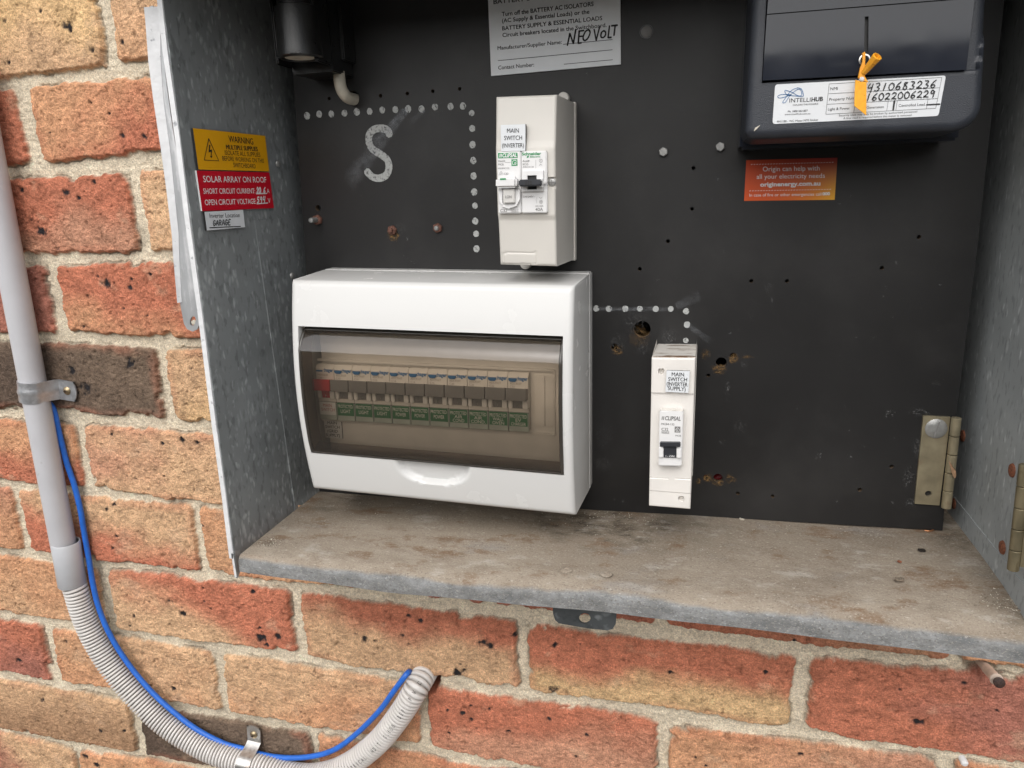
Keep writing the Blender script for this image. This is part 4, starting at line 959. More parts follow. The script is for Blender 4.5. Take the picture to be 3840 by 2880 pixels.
p = MB(); p.tube([np.array(q0[0]) + [0, .008, -.0035], np.array(q0[1]) + [0, .008, -.0035]], .0028, 12); p.build('window_hinge', 'smoked_rim', cu)
# inner cover behind the window
HP = PY(-.025); THX = .0148
IPY = -.0185
p = MB(); q = [cuxz(.02, .97), cuxz(.98, .97), cuxz(.98, .03), cuxz(.02, .03)]
p.slab([(a[0], IPY, a[1]) for a in q], NF, .002)
IP = PY(IPY)
fq = [IP.at('B', *a) for a in ((225, 622), (1726, 692), (1728, 1100), (255, 1000))]
def bar(a, b, w_, d_, e=0.):
    a = np.array(a); b = np.array(b); T = b - a; T /= np.linalg.norm(T); Sd = np.cross(T, NF) * w_ / 2
    p.slab([a + Sd + NF * d_, b + Sd + NF * d_, b - Sd + NF * d_, a - Sd + NF * d_], NF, d_ + .0005)
bar(fq[0], fq[1], .0022, .0022); bar(fq[3] - [0, 0, .000], fq[2], .0022, .0018); bar(fq[1], fq[2], .0016, .0016)
p.build('inner_cover', 'panel_beige', cu, bevel=.0003)
p = MB()
for xa, xb in ((1596, 1662), (1666, 1724)):
    a = [IP.off(.0016).at('B', *c_) for c_ in ((xa, 722 + (xa - 1596) * .06), (xb, 724 + (xb - 1596) * .06), (xb + 2, 1046 + (xb - 1596) * .06), (xa + 4, 1040 + (xa - 1596) * .06))]
    p.slab(a, NF, .0018)
p.build('blank_cover', 'panel_beige', cu, bevel=.0003)

# circuit breakers on the rail: a switch disconnector and ten breakers
_l, _r = HP.at('B', 222, 690), HP.at('B', 1566, 750)
PITCH = (_r[0] - _l[0]) / 11
zof = lambda y, e=0.: HP.off(e).at('B', 250, y)[2] - _l[2]       # heights relative to the brand line of the first one
z_top, z_brand, z_lt, z_lb = zof(652), zof(692), zof(868), zof(995)
zb0, zb1, zs1 = zof(757, .012), zof(817, .012), zof(862, .003)
zg0, zg1 = zof(890, .0025), zof(968, .0025)
def cb_mesh(kind):
    W_ = PITCH - .0004; out = {}
    p = MB(); p.box(0, W_, -.0, .006, z_lb, z_top)
    p.add([(0, -.0006, z_top), (W_, -.0006, z_top), (W_, -.0035, z_top - .0035), (0, -.0035, z_top - .0035), (0, 0, z_top - .0035), (W_, 0, z_top - .0035)], [(0, 1, 2, 3)])
    p.box(0, W_, -.0032, .001, zb0 - .002, z_top - .003)
    p.box(0, W_, -.0026, .001, z_lt - .0022, z_lt + .0012)
    out['body'] = p
    p = MB(); p.box(0.0005, .0040, -.0052, .0005, z_lt + .0014, zb1 + .003); p.box(W_ - .0048, W_ - .0005, -.0052, .0005, z_lt + .0014, zb1 + .003)
    out['cheek'] = p
    p = MB(); e = .0002
    # bar of the toggle: tall blade leaning up, tied across the full width
    p.hexa([(e, -.0120, zb0 + .0012), (W_ - e, -.0120, zb0 + .0012), (W_ - e, -.0128, zb1 - .0004), (e, -.0128, zb1 - .0004), (e, -.003, zb0 - .001), (W_ - e, -.003, zb0 - .001), (W_ - e, -.003, zb1 - .002), (e, -.003, zb1 - .002)])
    p.hexa([(.0046, -.0060, zb1 + .002), (W_ - .0052, -.0060, zb1 + .002), (W_ - .0052, -.0040, z_lt + .0018), (.0046, -.0040, z_lt + .0018), (.0046, 0, zb1 + .002), (W_ - .0052, 0, zb1 + .002), (W_ - .0052, 0, z_lt + .0018), (.0046, 0, z_lt + .0018)])
    p.box(W_ * .5 - .0003, W_ * .5 + .0003, -.0063, -.005, zs1 + .0016, zs1 + .0036, 1)
    out['toggle'] = p
    return out, W_
CBM, CW = cb_mesh(0)
names11 = [('MSN163R', 'C63', 'MAIN', 'SWITCH')] + [(m_, a_, t1, t2) for m_, a_, t1, t2 in
          (('ADC910T', 'C10', 'LIGHT', ''), ('ADC910T', 'C10', 'LIGHT', ''), ('ADC910T', 'C10', 'LIGHT', ''), ('ADC916T', 'C16', 'POWER', ''), ('ADC916T', 'C16', 'POWER', ''), ('ADC916T', 'C16', 'POWER', ''), ('ADC920T', 'C20', 'AIR', 'COND'), ('ADC920T', 'C20', 'AIR', 'COND.'), ('ADC932T', 'C32', 'WALL', 'OVEN'), ('ADC932T', 'C32', 'EV', 'CHARGER'))]
labels11 = ['red toggled main switch at the left end of the breaker row', 'grey toggled breaker labelled LIGHT, next to the red main switch', 'grey toggled breaker labelled LIGHT, middle one of the three light breakers', 'grey toggled breaker labelled LIGHT, next to the first POWER breaker',
            'grey toggled breaker labelled POWER, next to the light breakers', 'grey toggled breaker labelled POWER, middle one of the three power breakers', 'grey toggled breaker labelled POWER, next to the air conditioner breakers', 'grey toggled breaker labelled AIR COND, next to the power breakers', 'grey toggled breaker labelled AIR COND. next to the wall oven breaker',
            'grey toggled breaker labelled WALL OVEN in the breaker row', 'grey toggled breaker labelled EV CHARGER at the right end of the row']
shared = {}
for i, (mo, am, t1, t2) in enumerate(names11):
    main = i == 0
    base = np.array([_l[0] + i * PITCH, -.025, _l[2] + (_r[2] - _l[2]) * (i / 11)])
    cb = thing('main_switch' if main else 'circuit_breaker', base, labels11[i], 'main switch' if main else 'circuit breaker', None if main else 'circuit breakers behind the smoked window')
    cb.rotation_euler = (0, THX, 0)
    WORG[cb.name] = np.zeros(3)
    def add(nm, key, mk, mats, **kw):
        if key in shared:
            o = shared[key].copy(); COL.objects.link(o); o.parent = cb; o.name = nm; return o
        o = mk().build(nm, mats, cb, **kw); shared[key] = o; return o
    add('body', 'body', lambda: CBM['body'], 'breaker_grey', bevel=.0003)
    add('cheek', 'cheek', lambda: CBM['cheek'], 'breaker_white', bevel=.0006)
    add('toggle', 'tog%d' % main, lambda: CBM['toggle'], ['toggle_red' if main else 'toggle_grey', 'white_ink'], bevel=.0004)
    def clip():
        p = MB(); 
        if main: p.box(.0004, .0066, -.0036, -.003, z_brand - .0002, z_brand + .0012)
        else: p.slab([(.0008, -.0048, z_brand + .0016), (.0078, -.0048, z_brand + .0016), (.0078, -.0044, z_brand - .0001), (.0064, -.0042, z_brand - .0014), (.0022, -.0042, z_brand - .0014), (.0008, -.0044, z_brand - .0001)], NF, .0016)
        return p
    add('brand_clip', 'clip%d' % main, clip, 'brand_blue', bevel=0 if main else .0002)
    def holder():
        p = MB(); p.box(.0002, CW - .0002, -.0034, .001, z_lb, z_lt - .0024)
        return p
    add('label_holder', 'holder', holder, 'clear_strip', bevel=.0004)
    p = MB(); p.box(.0008, CW - .0008, -.0037, -.003, zg1, zg0)
    ox, U = 0, lambda hgt: np.array([0, 0, hgt])
    if main:
        p.wtext('MAIN', (.0046, -.0037, zg1 + .0074), (.0130, -.0037, zg1 + .0074), U(.0030), NF, 1, bold=.008); p.wtext('SWITCH', (.0024, -.0037, zg1 + .0034), (.0156, -.0037, zg1 + .0034), U(.0030), NF, 1, bold=.008)
        p.build('label', ['white_plate', 'red_ink'], cb)
    else:
        p.wtext('PROTECTED', (.0014, -.0037, zg0 - .0044), (CW - .0014, -.0037, zg0 - .0044), U(.0030), NF, 1)
        if t2:
            k_ = .0030 if t2 == 'CHARGER' else .0042
            p.wtext(t1, (CW * .5 - .0012 * len(t1), -.0037, zg1 + .0040), (CW * .5 + .0012 * len(t1), -.0037, zg1 + .0040), U(.0028), NF, 1)
            w2 = .0064 if t2 == 'CHARGER' else .0013 * len(t2)
            p.wtext(t2, (CW * .5 - w2, -.0037, zg1 + .0006), (CW * .5 + w2, -.0037, zg1 + .0006), U(.0028), NF, 1)
        else:
            p.wtext(t1, (CW * .5 - .0048, -.0037, zg1 + .0026), (CW * .5 + .0048, -.0037, zg1 + .0026), U(.0032), NF, 1)
        p.build('label', ['label_green', 'white_ink'], cb)
    p = MB(); fy = -.0032
    p.wtext(':hager', (.0080, fy, z_brand), (.0171, fy, z_brand - .0002), U(.0031), NF, 0, bold=.03)
    p.wtext(mo, (.0016, fy, z_brand - .0040), (.0118, fy, z_brand - .0040), U(.0018), NF, 1); p.wtext(am, (.0016, fy, z_brand - .0067), (.0058, fy, z_brand - .0067), U(.0018), NF, 1); p.wtext('6000', (.0016, fy, z_brand - .0087), (.0056, fy, z_brand - .0087), U(.0011), NF, 1)
    p.stroke([np.array(q_) + [0, -.0002 + fy, 0] for q_ in ((.0135, 0, z_brand - .0086), (.0147, 0, z_brand - .0064), (.0159, 0, z_brand - .0086), (.0135, 0, z_brand - .0086))], .0002, NF, 1)
    p.build('lettering', ['brand_blue', 'grey_ink'], cb)
# small plate under the main switch
PLT = PY(IPY - .0016)
sg = thing('label_plate', PLT.at('L', 495, 1400), 'small white plate reading MAIN SWITCH (GRID SUPPLY) inside the smoked window', 'label')
p = MB(); q = [PLT.at('L', *a) for a in ((375, 1166), (595, 1180), (612, 1412), (400, 1395))]; p.slab(q, NF, .0016, 0, 1); p.build('plate', ['white_plate', 'black_core'], sg)
p = MB()
for t, a, b, c_ in (('MAIN', (424, 1230), (540, 1234), 36), ('SWITCH', (398, 1278), (574, 1287), 36), ('(GRID', (424, 1330), (552, 1338), 36), ('SUPPLY)', (404, 1380), (580, 1390), 36)): p.text(t, 'L', a, b, c_, PLT, 0, bold=.012)
p.build('lettering', 'ink', sg)

# ------------------------------------------------------------------ two-pole enclosure
te = thing('breaker_enclosure', (.504, YB, .337), 'cream two pole enclosure with a changeover switch above the big white box', 'switch enclosure')
TC = [(.4813, .4600), (.5268, .4587), (.5250, .3362), (.4805, .3380)]
def ty(t):
    return float(np.interp(t, [0, .28, .31, .70, .74, 1], [-.0488, -.0508, -.0524, -.0524, -.0510, -.0462]))
TP = PY(-.0524)
def trel(x, z):
    d_ = 0
    a, b = TP.at('T', 195, 1592), TP.at('T', 489, 1490)
    e = min(x - a[0], b[0] - x, z - a[2], b[2] - z)
    if abs(e) < .0005: d_ += .0005
    c1, c2 = TP.at('T', 598, 912), TP.at('T', 705, 815)
    if c1[0] < x and c1[2] < z < c2[2]: d_ += .0022
    return d_
p = cover(TC, ty, .0215, 60, 130, None, r=.0022, draft=.0012, relief=trel); p.build('cover', 'cream_abs', te, angle=40)
p = MB(); p.hexa([(.4782, .022, .4622), (.5290, .022, .4607), (.5272, .022, .3340), (.4776, .022, .3358), (.4782, YB, .4622), (.5290, YB, .4607), (.5272, YB, .3340), (.4776, YB, .3358)])
for k, x, y in (('T', 740, 78), ('T', 405, 1618)):
    c = PY(.024).at(k, x, y); p.lathe(c + [0, 0, -.003 if y < 800 else .003], NF, [(-.006, .0046), (.001, .0046), (.0015, .004)], 20)
p.build('base', 'cream_abs', te, bevel=.0006)
c = PY(-.0505).at('T', 640, 862); p = MB(); p.lathe(c + [0, .0005, 0], NF, [(0, .0030), (.0008, .0029), (.0012, .0022), (.0012, .0004)], 18); p.stroke([c + [-.0018, -.0010, 0], c + [.0018, -.0010, 0]], .0005, NF, 1); p.stroke([c + [0, -.0011, -.0018], c + [0, -.0011, .0018]], .0005, NF, 1)
p.build('screw', ['bolt_steel', 'grey_ink'], te)
def brk(name, label, k, quad, pl, thk, mats='breaker_white'):
    q = [pl.at(k, *a) for a in quad]; o = thing(name, (q[2] + q[3]) / 2, label, 'circuit breaker')
    p = MB(); p.slab(q, NF, thk); p.build('body', mats, o, bevel=.0007)
    return o
BP_ = PY(-.0555)
b1 = brk('circuit_breaker', 'white breaker with green logo and white I.ON button in the cream enclosure', 'T', ((150, 590), (362, 586), (368, 1138), (165, 1140)), BP_, .004)
p = MB(); P2 = BP_
p.poly('T', [(160, 601), (332, 597), (334, 644), (162, 649)], P2, 0); p.text('CLIPSAL', 'T', (199, 640), (328, 637), 34, P2, 1, bold=.03, shear=.2, eps=.0004)
for x in (172, 184): p.poly('T', [(x + 4, 608), (x + 11, 608), (x + 7, 641), (x, 641)], P2, 1, eps=.0004)
for t, a, b, c_ in (('MAX9', (162, 683), (223, 682), 17), ('MCB', (162, 712), (210, 711), 17), ('MX9MC132', (162, 745), (260, 743), 14), ('C32', (212, 796), (253, 795), 18)): p.text(t, 'T', a, b, c_, P2, 2, bold=.01)
p.line('T', (222, 686), (274, 685), 2, P2, 2)
p.pen('T', [(187, 764), (166, 796), (208, 795), (187, 764)], 3, P2, 2, sub=1, jit=0); p.pen('T', [(178, 785), (186, 791), (197, 778)], 3, P2, 2, sub=1, jit=0)
p.poly('T', [(279, 658), (332, 656), (333, 714), (280, 716)], P2, 0); p.pen('T', [(322, 706), (312, 700), (308, 688), (316, 684), (322, 692), (312, 700), (292, 704), (289, 682), (300, 668), (318, 668), (324, 676)], 4, P2, 1, sub=4, eps=.0004)
p.build('lettering', ['brand_green', 'white_ink', 'grey_ink'], b1)
p = MB(); p.text('C32', 'T', (180, 1127), (241, 1126), 26, P2, 0, bold=.01); p.text('6000/3', 'T', (282, 1121), (337, 1120), 13, P2, 0); p.pen('T', [(276, 1103), (342, 1102), (342, 1125), (276, 1126), (276, 1103)], 2, P2, 0, sub=1, jit=0); p.build('lettering', 'grey_ink', b1)
CP_ = PY(-.0635); p = MB(); q = [CP_.at('T', *a) for a in ((136, 818), (325, 812), (322, 912), (135, 915))]; p.slab(q, NF, .008)
p.build('lock_clip', 'breaker_white', b1, bevel=.0016, seg=3)
p = MB(); p.poly('T', [(178, 827), (230, 825), (231, 839), (179, 841)], CP_.off(.0001), 0); p.build('green_mark', 'brand_green', b1)
p = MB(); D_ = PY(-.0575); out = [D_.at('T', *a) for a in ((162, 930), (195, 925), (200, 1050), (305, 1048), (306, 922), (352, 930), (355, 1010), (325, 1070), (255, 1092), (200, 1075), (168, 1020))]
p.plate(out, [], NF, .003); p.build('dial_surround', 'breaker_white', b1, bevel=.0004)
D2 = PY(-.0600); p = MB(); q = [D2.at('T', *a) for a in ((200, 922), (306, 919), (308, 1046), (208, 1050))]; p.slab(q, NF, .005); p.build('toggle', 'breaker_grey', b1, bevel=.0006)
p = MB(); p.text('I.ON', 'T', (225, 1003), (280, 1003), 24, D2, 0, bold=.01, eps=.0004); p.build('lettering', 'grey_ink', b1)
b2 = brk('circuit_breaker', 'white changeover switch with dark lever and 40A marking in the cream enclosure', 'T', ((366, 586), (592, 580), (598, 1134), (373, 1138)), BP_, .004)
p = MB()
p.text('Schneider', 'T', (372, 622), (543, 617), 24, P2, 0, bold=.03); p.text('Electric', 'T', (446, 642), (538, 640), 15, P2, 0, bold=.01); p.poly('T', [(420, 628), (436, 624), (432, 640), (414, 648)], P2, 0)
for t, a, b, c_ in (('Acti9', (378, 682), (439, 681), 17), ('SCO', (378, 710), (429, 710), 16), ('A9SCO140', (378, 732), (478, 731), 12), ('230/240V~', (380, 998), (490, 996), 16), ('AC-22A', (492, 1080), (563, 1079), 14), ('40A', (492, 1116), (560, 1115), 26)): p.text(t, 'T', a, b, c_, P2, 1, bold=.01)
for cx, cy in ((540, 670), (541, 1036)):
    p.pen('T', [(cx + 14 * math.cos(a), cy + 15 * math.sin(a)) for a in np.linspace(0, 2 * PI, 17)], 2.5, P2, 1, sub=1, jit=0)
p.line('T', (540, 661), (540, 679), 3, P2, 1); p.line('T', (537, 1028), (537, 1044), 3, P2, 1); p.line('T', (545, 1028), (545, 1044), 3, P2, 1)
p.pen('T', [(527, 712), (538, 700), (551, 711)], 3, P2, 1, sub=1); p.pen('T', [(527, 994), (540, 1006), (552, 993)], 3, P2, 1, sub=1); p.line('T', (496, 662), (496, 738), 2, P2, 1); p.line('T', (505, 996), (506, 1020), 2, P2, 1); p.pen('T', [(496, 1016), (504, 1032), (504, 1048)], 2, P2, 1, sub=1)
p.build('lettering', ['brand_green', 'grey_ink'], b2)
D3 = PY(-.0580); p = MB(); q = [D3.at('T', *a) for a in ((372, 762), (560, 757), (563, 940), (372, 945))]
hol = [D3.at('T', *a) for a in ((420, 802), (503, 799), (505, 924), (422, 927))]; p.plate(q, [hol], NF, .0026); p.build('switch_surround', 'breaker_white', b2)
p = MB(); q = [PY(-.0562).at('T', *a) for a in ((418, 800), (505, 797), (507, 926), (420, 929))]; p.slab(q, NF, .001); p.build('switch_slot', 'black_core', b2)
D4 = PY(-.0665); p = MB(); q = [D4.at('T', *a) for a in ((340, 838), (541, 834), (543, 893), (342, 899))]; p.slab(q, NF, .0095); p.build('lever', 'dark_plastic', b2, bevel=.0009)
p = MB()
for x in (402, 424, 446): p.poly('T', [(x, 848), (x + 12, 848), (x + 13, 886), (x + 1, 886)], D4.off(.0001), 0)
p.build('lever_grip', 'black_core', b2)
c = PY(-.0565).at('T', 576, 857); p = MB(); p.lathe(c, NF, [(0, .0016), (.0012, .0016), (.0014, .001)], 16); c2 = PY(-.0575).at('T', 552, 868); p.box(c2[0] - .0013, c2[0] + .0013, -.062, -.0575, c2[2] - .003, c2[2] + .003); p.build('lock_pin', 'breaker_white', b2)
LP = PY(-.0545); sg = thing('label_plate', LP.at('T', 295, 583), 'white plate reading MAIN SWITCH (INVERTER) above the two breakers of the cream enclosure', 'label')
p = MB(); q = [LP.at('T', *a) for a in ((184, 353), (404, 344), (404, 582), (187, 586))]; p.slab(q, NF, .0034, 0, 1); p.build('plate', ['white_plate', 'black_core'], sg)
p = MB()
for t, a, b, c_ in (('MAIN', (240, 422), (345, 420), 38), ('SWITCH', (215, 487), (373, 484), 38), ('(INVERTER)', (197, 553), (390, 550), 36)): p.text(t, 'T', a, b, c_, LP, 0, bold=.008)
p.build('lettering', 'ink', sg)

# ------------------------------------------------------------------ single pole enclosure
oe = thing('breaker_enclosure', (.613, YB, .146), 'narrow white single breaker enclosure with dirty top at the bottom of the board', 'switch enclosure')
OC = [(.5970, .2672), (.6292, .2676), (.6288, .1448), (.5965, .1452)]
OP = PY(-.050)
zst = OP.at('O', 300, 541)[2]; zg1_ = OP.at('O', 300, 1280)[2]; zg2_ = OP.at('O', 300, 1395)[2]
def oy(t):
    z = .1450 + t * (.2674 - .1450); return -.0508 if z > zst else (-.0494 if z > zg2_ else -.0488)
rec = [(OP.at('O', 230, 350), .0022), (OP.at('O', 402, 1457), .0021)]
def orel(x, z):
    d_ = 0
    for c_, r_ in rec:
        if math.hypot(x - c_[0], (z - c_[2])) < r_ * 1.0: d_ += .004
    if abs(z - zg1_) < .0003: d_ += .0005
    return d_
p = cover(OC, oy, .0235, 64, 190, None, r=.0012, draft=.0004, relief=orel, topback=.006)
p.build('cover', 'old_white_abs', oe, angle=35)
p = MB(); p.hexa([(.5968, .024, .2616), (.6300, .024, .2620), (.6296, .024, .1440), (.5962, .024, .1444), (.5968, YB, .2610), (.6300, YB, .2614), (.6296, YB, .1440), (.5962, YB, .1444)]); p.build('base', 'old_white_abs', oe, bevel=.0004)
p = MB(); p.hexa([(.5973, -.048, .2676), (.6290, -.048, .2680), (.6290, -.048, .2660), (.5973, -.048, .2656), (.5971, .0285, .2618), (.6298, .0285, .2622), (.6298, .0285, .2600), (.5971, .0285, .2596)])
p.build('dirt_film', 'dusty_white', oe)
OB = PY(-.0565)
b3 = brk('circuit_breaker', 'white single breaker with grey logo and black I-ON toggle in the narrow enclosure', 'O', ((216, 690), (420, 690), (405, 1172), (206, 1168)), OB, .007)
p = MB()
p.text('CLIPSAL', 'O', (262, 772), (398, 777), 33, OB, 0, bold=.03, shear=.2)
for x in (232, 245): p.poly('O', [(x + 4, 740), (x + 11, 740), (x + 7, 771), (x, 771)], OB, 0)
for t, a, b, c_ in (('MCB4-132', (231, 813), (342, 818), 17), ('C32', (231, 863), (290, 865), 24), ('4500/3', (233, 884), (295, 886), 11), ('MCB', (352, 913), (399, 915), 14)): p.text(t, 'O', a, b, c_, OB, 0, bold=.01)
p.pen('O', [(230, 869), (298, 871), (298, 888), (230, 886), (230, 869)], 2, OB, 0, sub=1, jit=0)
p.poly('O', [(346, 828), (395, 829), (395, 880), (345, 879)], OB, 0); p.pen('O', [(352, 856), (370, 838), (388, 856), (384, 872), (358, 872), (358, 858), (370, 856), (372, 866)], 4, OB, 1, sub=1, eps=.0004)
p.build('lettering', ['grey_ink', 'white_ink'], b3)
p = MB(); q = [PY(-.0600).at('O', *a) for a in ((218, 968), (395, 970), (395, 1005), (217, 1003))]; p.slab(q, NF, .004); q = [PY(-.0578).at('O', *a) for a in ((248, 1003), (362, 1005), (360, 1100), (250, 1098))]; p.slab(q, NF, .002); p.build('toggle', 'dark_plastic', b3, bevel=.0004)
p = MB(); p.text('I - ON', 'O', (268, 1092), (342, 1094), 16, PY(-.0580), 0, bold=.01); p.build('lettering', 'white_ink', b3)
for xa in ((208, 1010, 248, 1098), (362, 1012, 402, 1105)):
    p = MB(); q = [PY(-.0588).at('O', *a) for a in ((xa[0], xa[1]), (xa[2], xa[1]), (xa[2], xa[3]), (xa[0], xa[3]))]; p.slab(q, NF, .003); p.build('cheek', 'breaker_white', b3, bevel=.0006)
p = MB(); p.box(OB.at('O', 222, 690)[0], OB.at('O', 418, 690)[0], -.0560, -.051, OB.at('O', 300, 690)[2] - .0004, OB.at('O', 300, 690)[2] + .0004); p.build('dirt_film', 'dusty_white', b3)
LP = PY(-.0524); sg = thing('label_plate', LP.at('O', 365, 533), 'white plate reading MAIN SWITCH (INVERTER SUPPLY) on the narrow enclosure', 'label')
p = MB(); q = [LP.at('O', *a) for a in ((276, 343), (476, 349), (464, 538), (265, 528))]; p.slab(q, NF, .0016, 0, 1); p.build('plate', ['white_plate', 'black_core'], sg)
p = MB()
for t, a, b, c_ in (('MAIN', (320, 392), (426, 396), 32), ('SWITCH', (290, 434), (452, 439), 32), ('(INVERTER', (277, 474), (457, 482), 32), ('SUPPLY)', (287, 512), (440, 522), 32)): p.text(t, 'O', a, b, c_, LP, 0, bold=.008)
p.build('lettering', 'ink', sg)
# ------------------------------------------------------------------ stroke alphabet for handwriting (unit box)
PEN = {'0': [[(.5, 1), (.12, .75), (.1, .3), (.45, 0), (.85, .25), (.88, .7), (.5, 1)]], '1': [[(.55, 1), (.42, 0)]], '2': [[(.1, .75), (.4, 1), (.8, .8), (.6, .45), (.1, .05), (.5, .12), (.95, .05)]],
       '3': [[(.15, .95), (.6, 1), (.75, .75), (.4, .52), (.8, .35), (.6, .02), (.1, .05)]], '4': [[(.3, 1), (.1, .45), (.8, .5)], [(.8, 1), (.65, -.15)]], '5': [[(.85, 1), (.3, .98), (.2, .55), (.65, .6), (.75, .2), (.15, .02)]],
       '6': [[(.8, 1), (.3, .65), (.12, .2), (.5, 0), (.8, .25), (.5, .45), (.18, .25)]], '8': [[(.7, .9), (.3, .95), (.3, .6), (.75, .35), (.6, 0), (.2, .1), (.35, .5), (.75, .9)]], '9': [[(.8, .8), (.4, 1), (.15, .7), (.5, .5), (.8, .8), (.65, -.05)]],
       'N': [[(.0, 0), (.2, 1)], [(.2, 1), (.75, .05)], [(.75, .05), (.95, 1.1)]], 'G': [[(.85, .85), (.4, 1), (.1, .5), (.4, 0), (.85, .15), (.85, .48), (.5, .45)]], 'A': [[(.05, 0), (.5, 1), (.95, 0)], [(.25, .4), (.8, .4)]], 'R': [[(.15, 0), (.15, 1), (.75, .85), (.65, .5), (.2, .48), (.9, 0)]],
       'E': [[(.85, 1), (.2, .97), (.15, .02), (.85, 0)], [(.18, .5), (.7, .52)]], '.': [[(.4, .02), (.5, .0)]]}
def hand(mb, txt, k, L, R, hpx, pl, wpx, m=0, eps=.0005, sl=.1):
    n = len(txt); dx = (R[0] - L[0]) / n; dy = (R[1] - L[1]) / n
    for i, ch in enumerate(txt):
        for s in PEN[ch]:
            q = [(L[0] + dx * i + u * dx * .85 + sl * v * dx, L[1] + dy * i - v * hpx * random.uniform(.95, 1.05)) for u, v in s]
            mb.pen(k, q, wpx, pl, m, sub=4, eps=eps, jit=.2)

# ------------------------------------------------------------------ white sign at the top of the board
SPt = PY(YB - .0018)
sg = thing('notice_sign', SPt.at('S', 1050, 980), 'large white notice about battery isolators at the top of the board', 'sign')
a, b, c, d = (SPt.at('S', *q) for q in ((112, 5), (1940, 5), (1946, 888), (154, 1050)))
a = d + (a - d) * 1.12; b = c + (b - c) * 1.13
p = MB(); p.slab([a, b, c, d], NF, .0018); p.build('plate', 'white_plate', sg)
p = MB(); up = (-.03, -1)
for t, L, R, cp in (('BATTERY S', (187, 57), (690, 6), 62), ('Turn off the BATTERY AC ISOLATORS', (303, 225), (1570, 82), 58), ('(AC Supply & Essential Loads) or the', (305, 314), (1512, 187), 56), ('BATTERY SUPPLY & ESSENTIAL LOADS', (308, 420), (1690, 276), 55), ('Circuit breakers located in the Switchboard.', (312, 513), (1750, 372), 55), ('Manufacturer/Supplier Name:', (243, 692), (1128, 606), 52), ('Contact Number:', (252, 962), (748, 918), 52)):
    p.text(t, 'S', L, R, cp, SPt, 0, bold=.012, up=up)
for a, b in (((1150, 613), (1832, 547)), ((248, 839), (1832, 688)), ((1160, 888), (1835, 826))): p.line('S', a, b, 7, SPt, 0)
p.build('lettering', 'ink', sg)
p = MB()
for s in ([(1208, 628), (1243, 462)], [(1243, 462), (1290, 602)], [(1290, 602), (1325, 405)], [(1372, 425), (1358, 598)], [(1358, 598), (1402, 592)], [(1372, 430), (1436, 422)], [(1366, 505), (1420, 500)],
          [(1500, 408), (1455, 440), (1425, 520), (1445, 560), (1490, 530), (1522, 450), (1500, 408)], [(1578, 405), (1606, 558)], [(1606, 558), (1655, 368)], [(1712, 425), (1680, 450), (1672, 505), (1700, 520), (1732, 490), (1736, 445), (1712, 425)], [(1790, 357), (1770, 520)], [(1770, 520), (1815, 516)], [(1818, 357), (1900, 348)], [(1868, 356), (1852, 490)]):
    p.pen('S', s, 22, SPt, 0, sub=4, eps=.0004)
p.build('handwriting', 'ink', sg)

# ------------------------------------------------------------------ engraved labels on the left side of the box
LB = PL.off(.0026)
def lab(name, label, quad, mats, th=.0016, cat='label'):
    q = [LB.at('1', *a) for a in quad]; o = thing(name, (q[2] + q[3]) / 2, label, cat); p = MB(); p.slab(q, LB.n, th, 0, 1); p.build('plate', mats, o); return o
up = (-.13, -1)
o = lab('warning_label', 'yellow warning label about multiple supplies on the grey side of the box', ((1250, 830), (1718, 880), (1745, 1111), (1287, 1098)), ['yellow_plate', 'black_core'])
p = MB()
for t, L, R, cp, bd in (('WARNING', (1484, 919), (1642, 937), 40, .01), ('MULTIPLE SUPPLIES', (1467, 967), (1670, 980), 29, .025), ('ISOLATE ALL SUPPLIES', (1459, 1003), (1688, 1017), 28, 0), ('BEFORE WORKING ON THIS', (1443, 1040), (1712, 1056), 28, 0), ('SWITCHBOARD', (1514, 1083), (1658, 1091), 28, 0)): p.text(t, '1', L, R, cp, LB, 0, bold=bd, up=up)
p.pen('1', [(1353, 899), (1418, 1042), (1324, 1037), (1353, 899)], 5, LB, 0, sub=1, jit=0)
p.poly('1', [(1355, 938), (1364, 939), (1360, 972), (1375, 968), (1371, 1010), (1378, 1008), (1369, 1026), (1361, 1010), (1366, 1010), (1368, 983), (1352, 988)], LB, 0)
p.build('lettering', 'ink', o)
o = lab('solar_label', 'red SOLAR ARRAY ON ROOF label under the yellow warning label', ((1273, 1105), (1745, 1118), (1775, 1348), (1311, 1368)), ['red_plate', 'white_core'])
p = MB()
for t, L, R, cp in (('SOLAR ARRAY ON ROOF', (1320, 1180), (1727, 1183), 38), ('SHORT CIRCUIT CURRENT:', (1320, 1256), (1655, 1253), 33), ('A', (1732, 1251), (1747, 1251), 28), ('OPEN CIRCUIT VOLTAGE:', (1330, 1330), (1662, 1320), 34), ('V', (1738, 1314), (1754, 1314), 28)): p.text(t, '1', L, R, cp, LB, 0, bold=.006, up=up)
p.line('1', (1660, 1256), (1730, 1253), 4, LB, 0); p.line('1', (1664, 1321), (1737, 1315), 4, LB, 0)
hand(p, '20.6', '1', (1662, 1252), (1722, 1250), 36, LB, 5); hand(p, '594', '1', (1664, 1314), (1722, 1310), 38, LB, 5)
p.build('lettering', 'white_ink', o)
o = lab('location_label', 'small white Inverter Location label below the red label', ((1325, 1373), (1575, 1360), (1589, 1472), (1341, 1494)), ['white_plate', 'black_core'])
p = MB(); p.text('Inverter Location', '1', (1360, 1412), (1555, 1407), 28, LB, 0, up=up); p.line('1', (1358, 1476), (1560, 1467), 4, LB, 0); hand(p, 'GARAGE', '1', (1380, 1462), (1498, 1456), 34, LB, 4); p.build('lettering', 'ink', o)

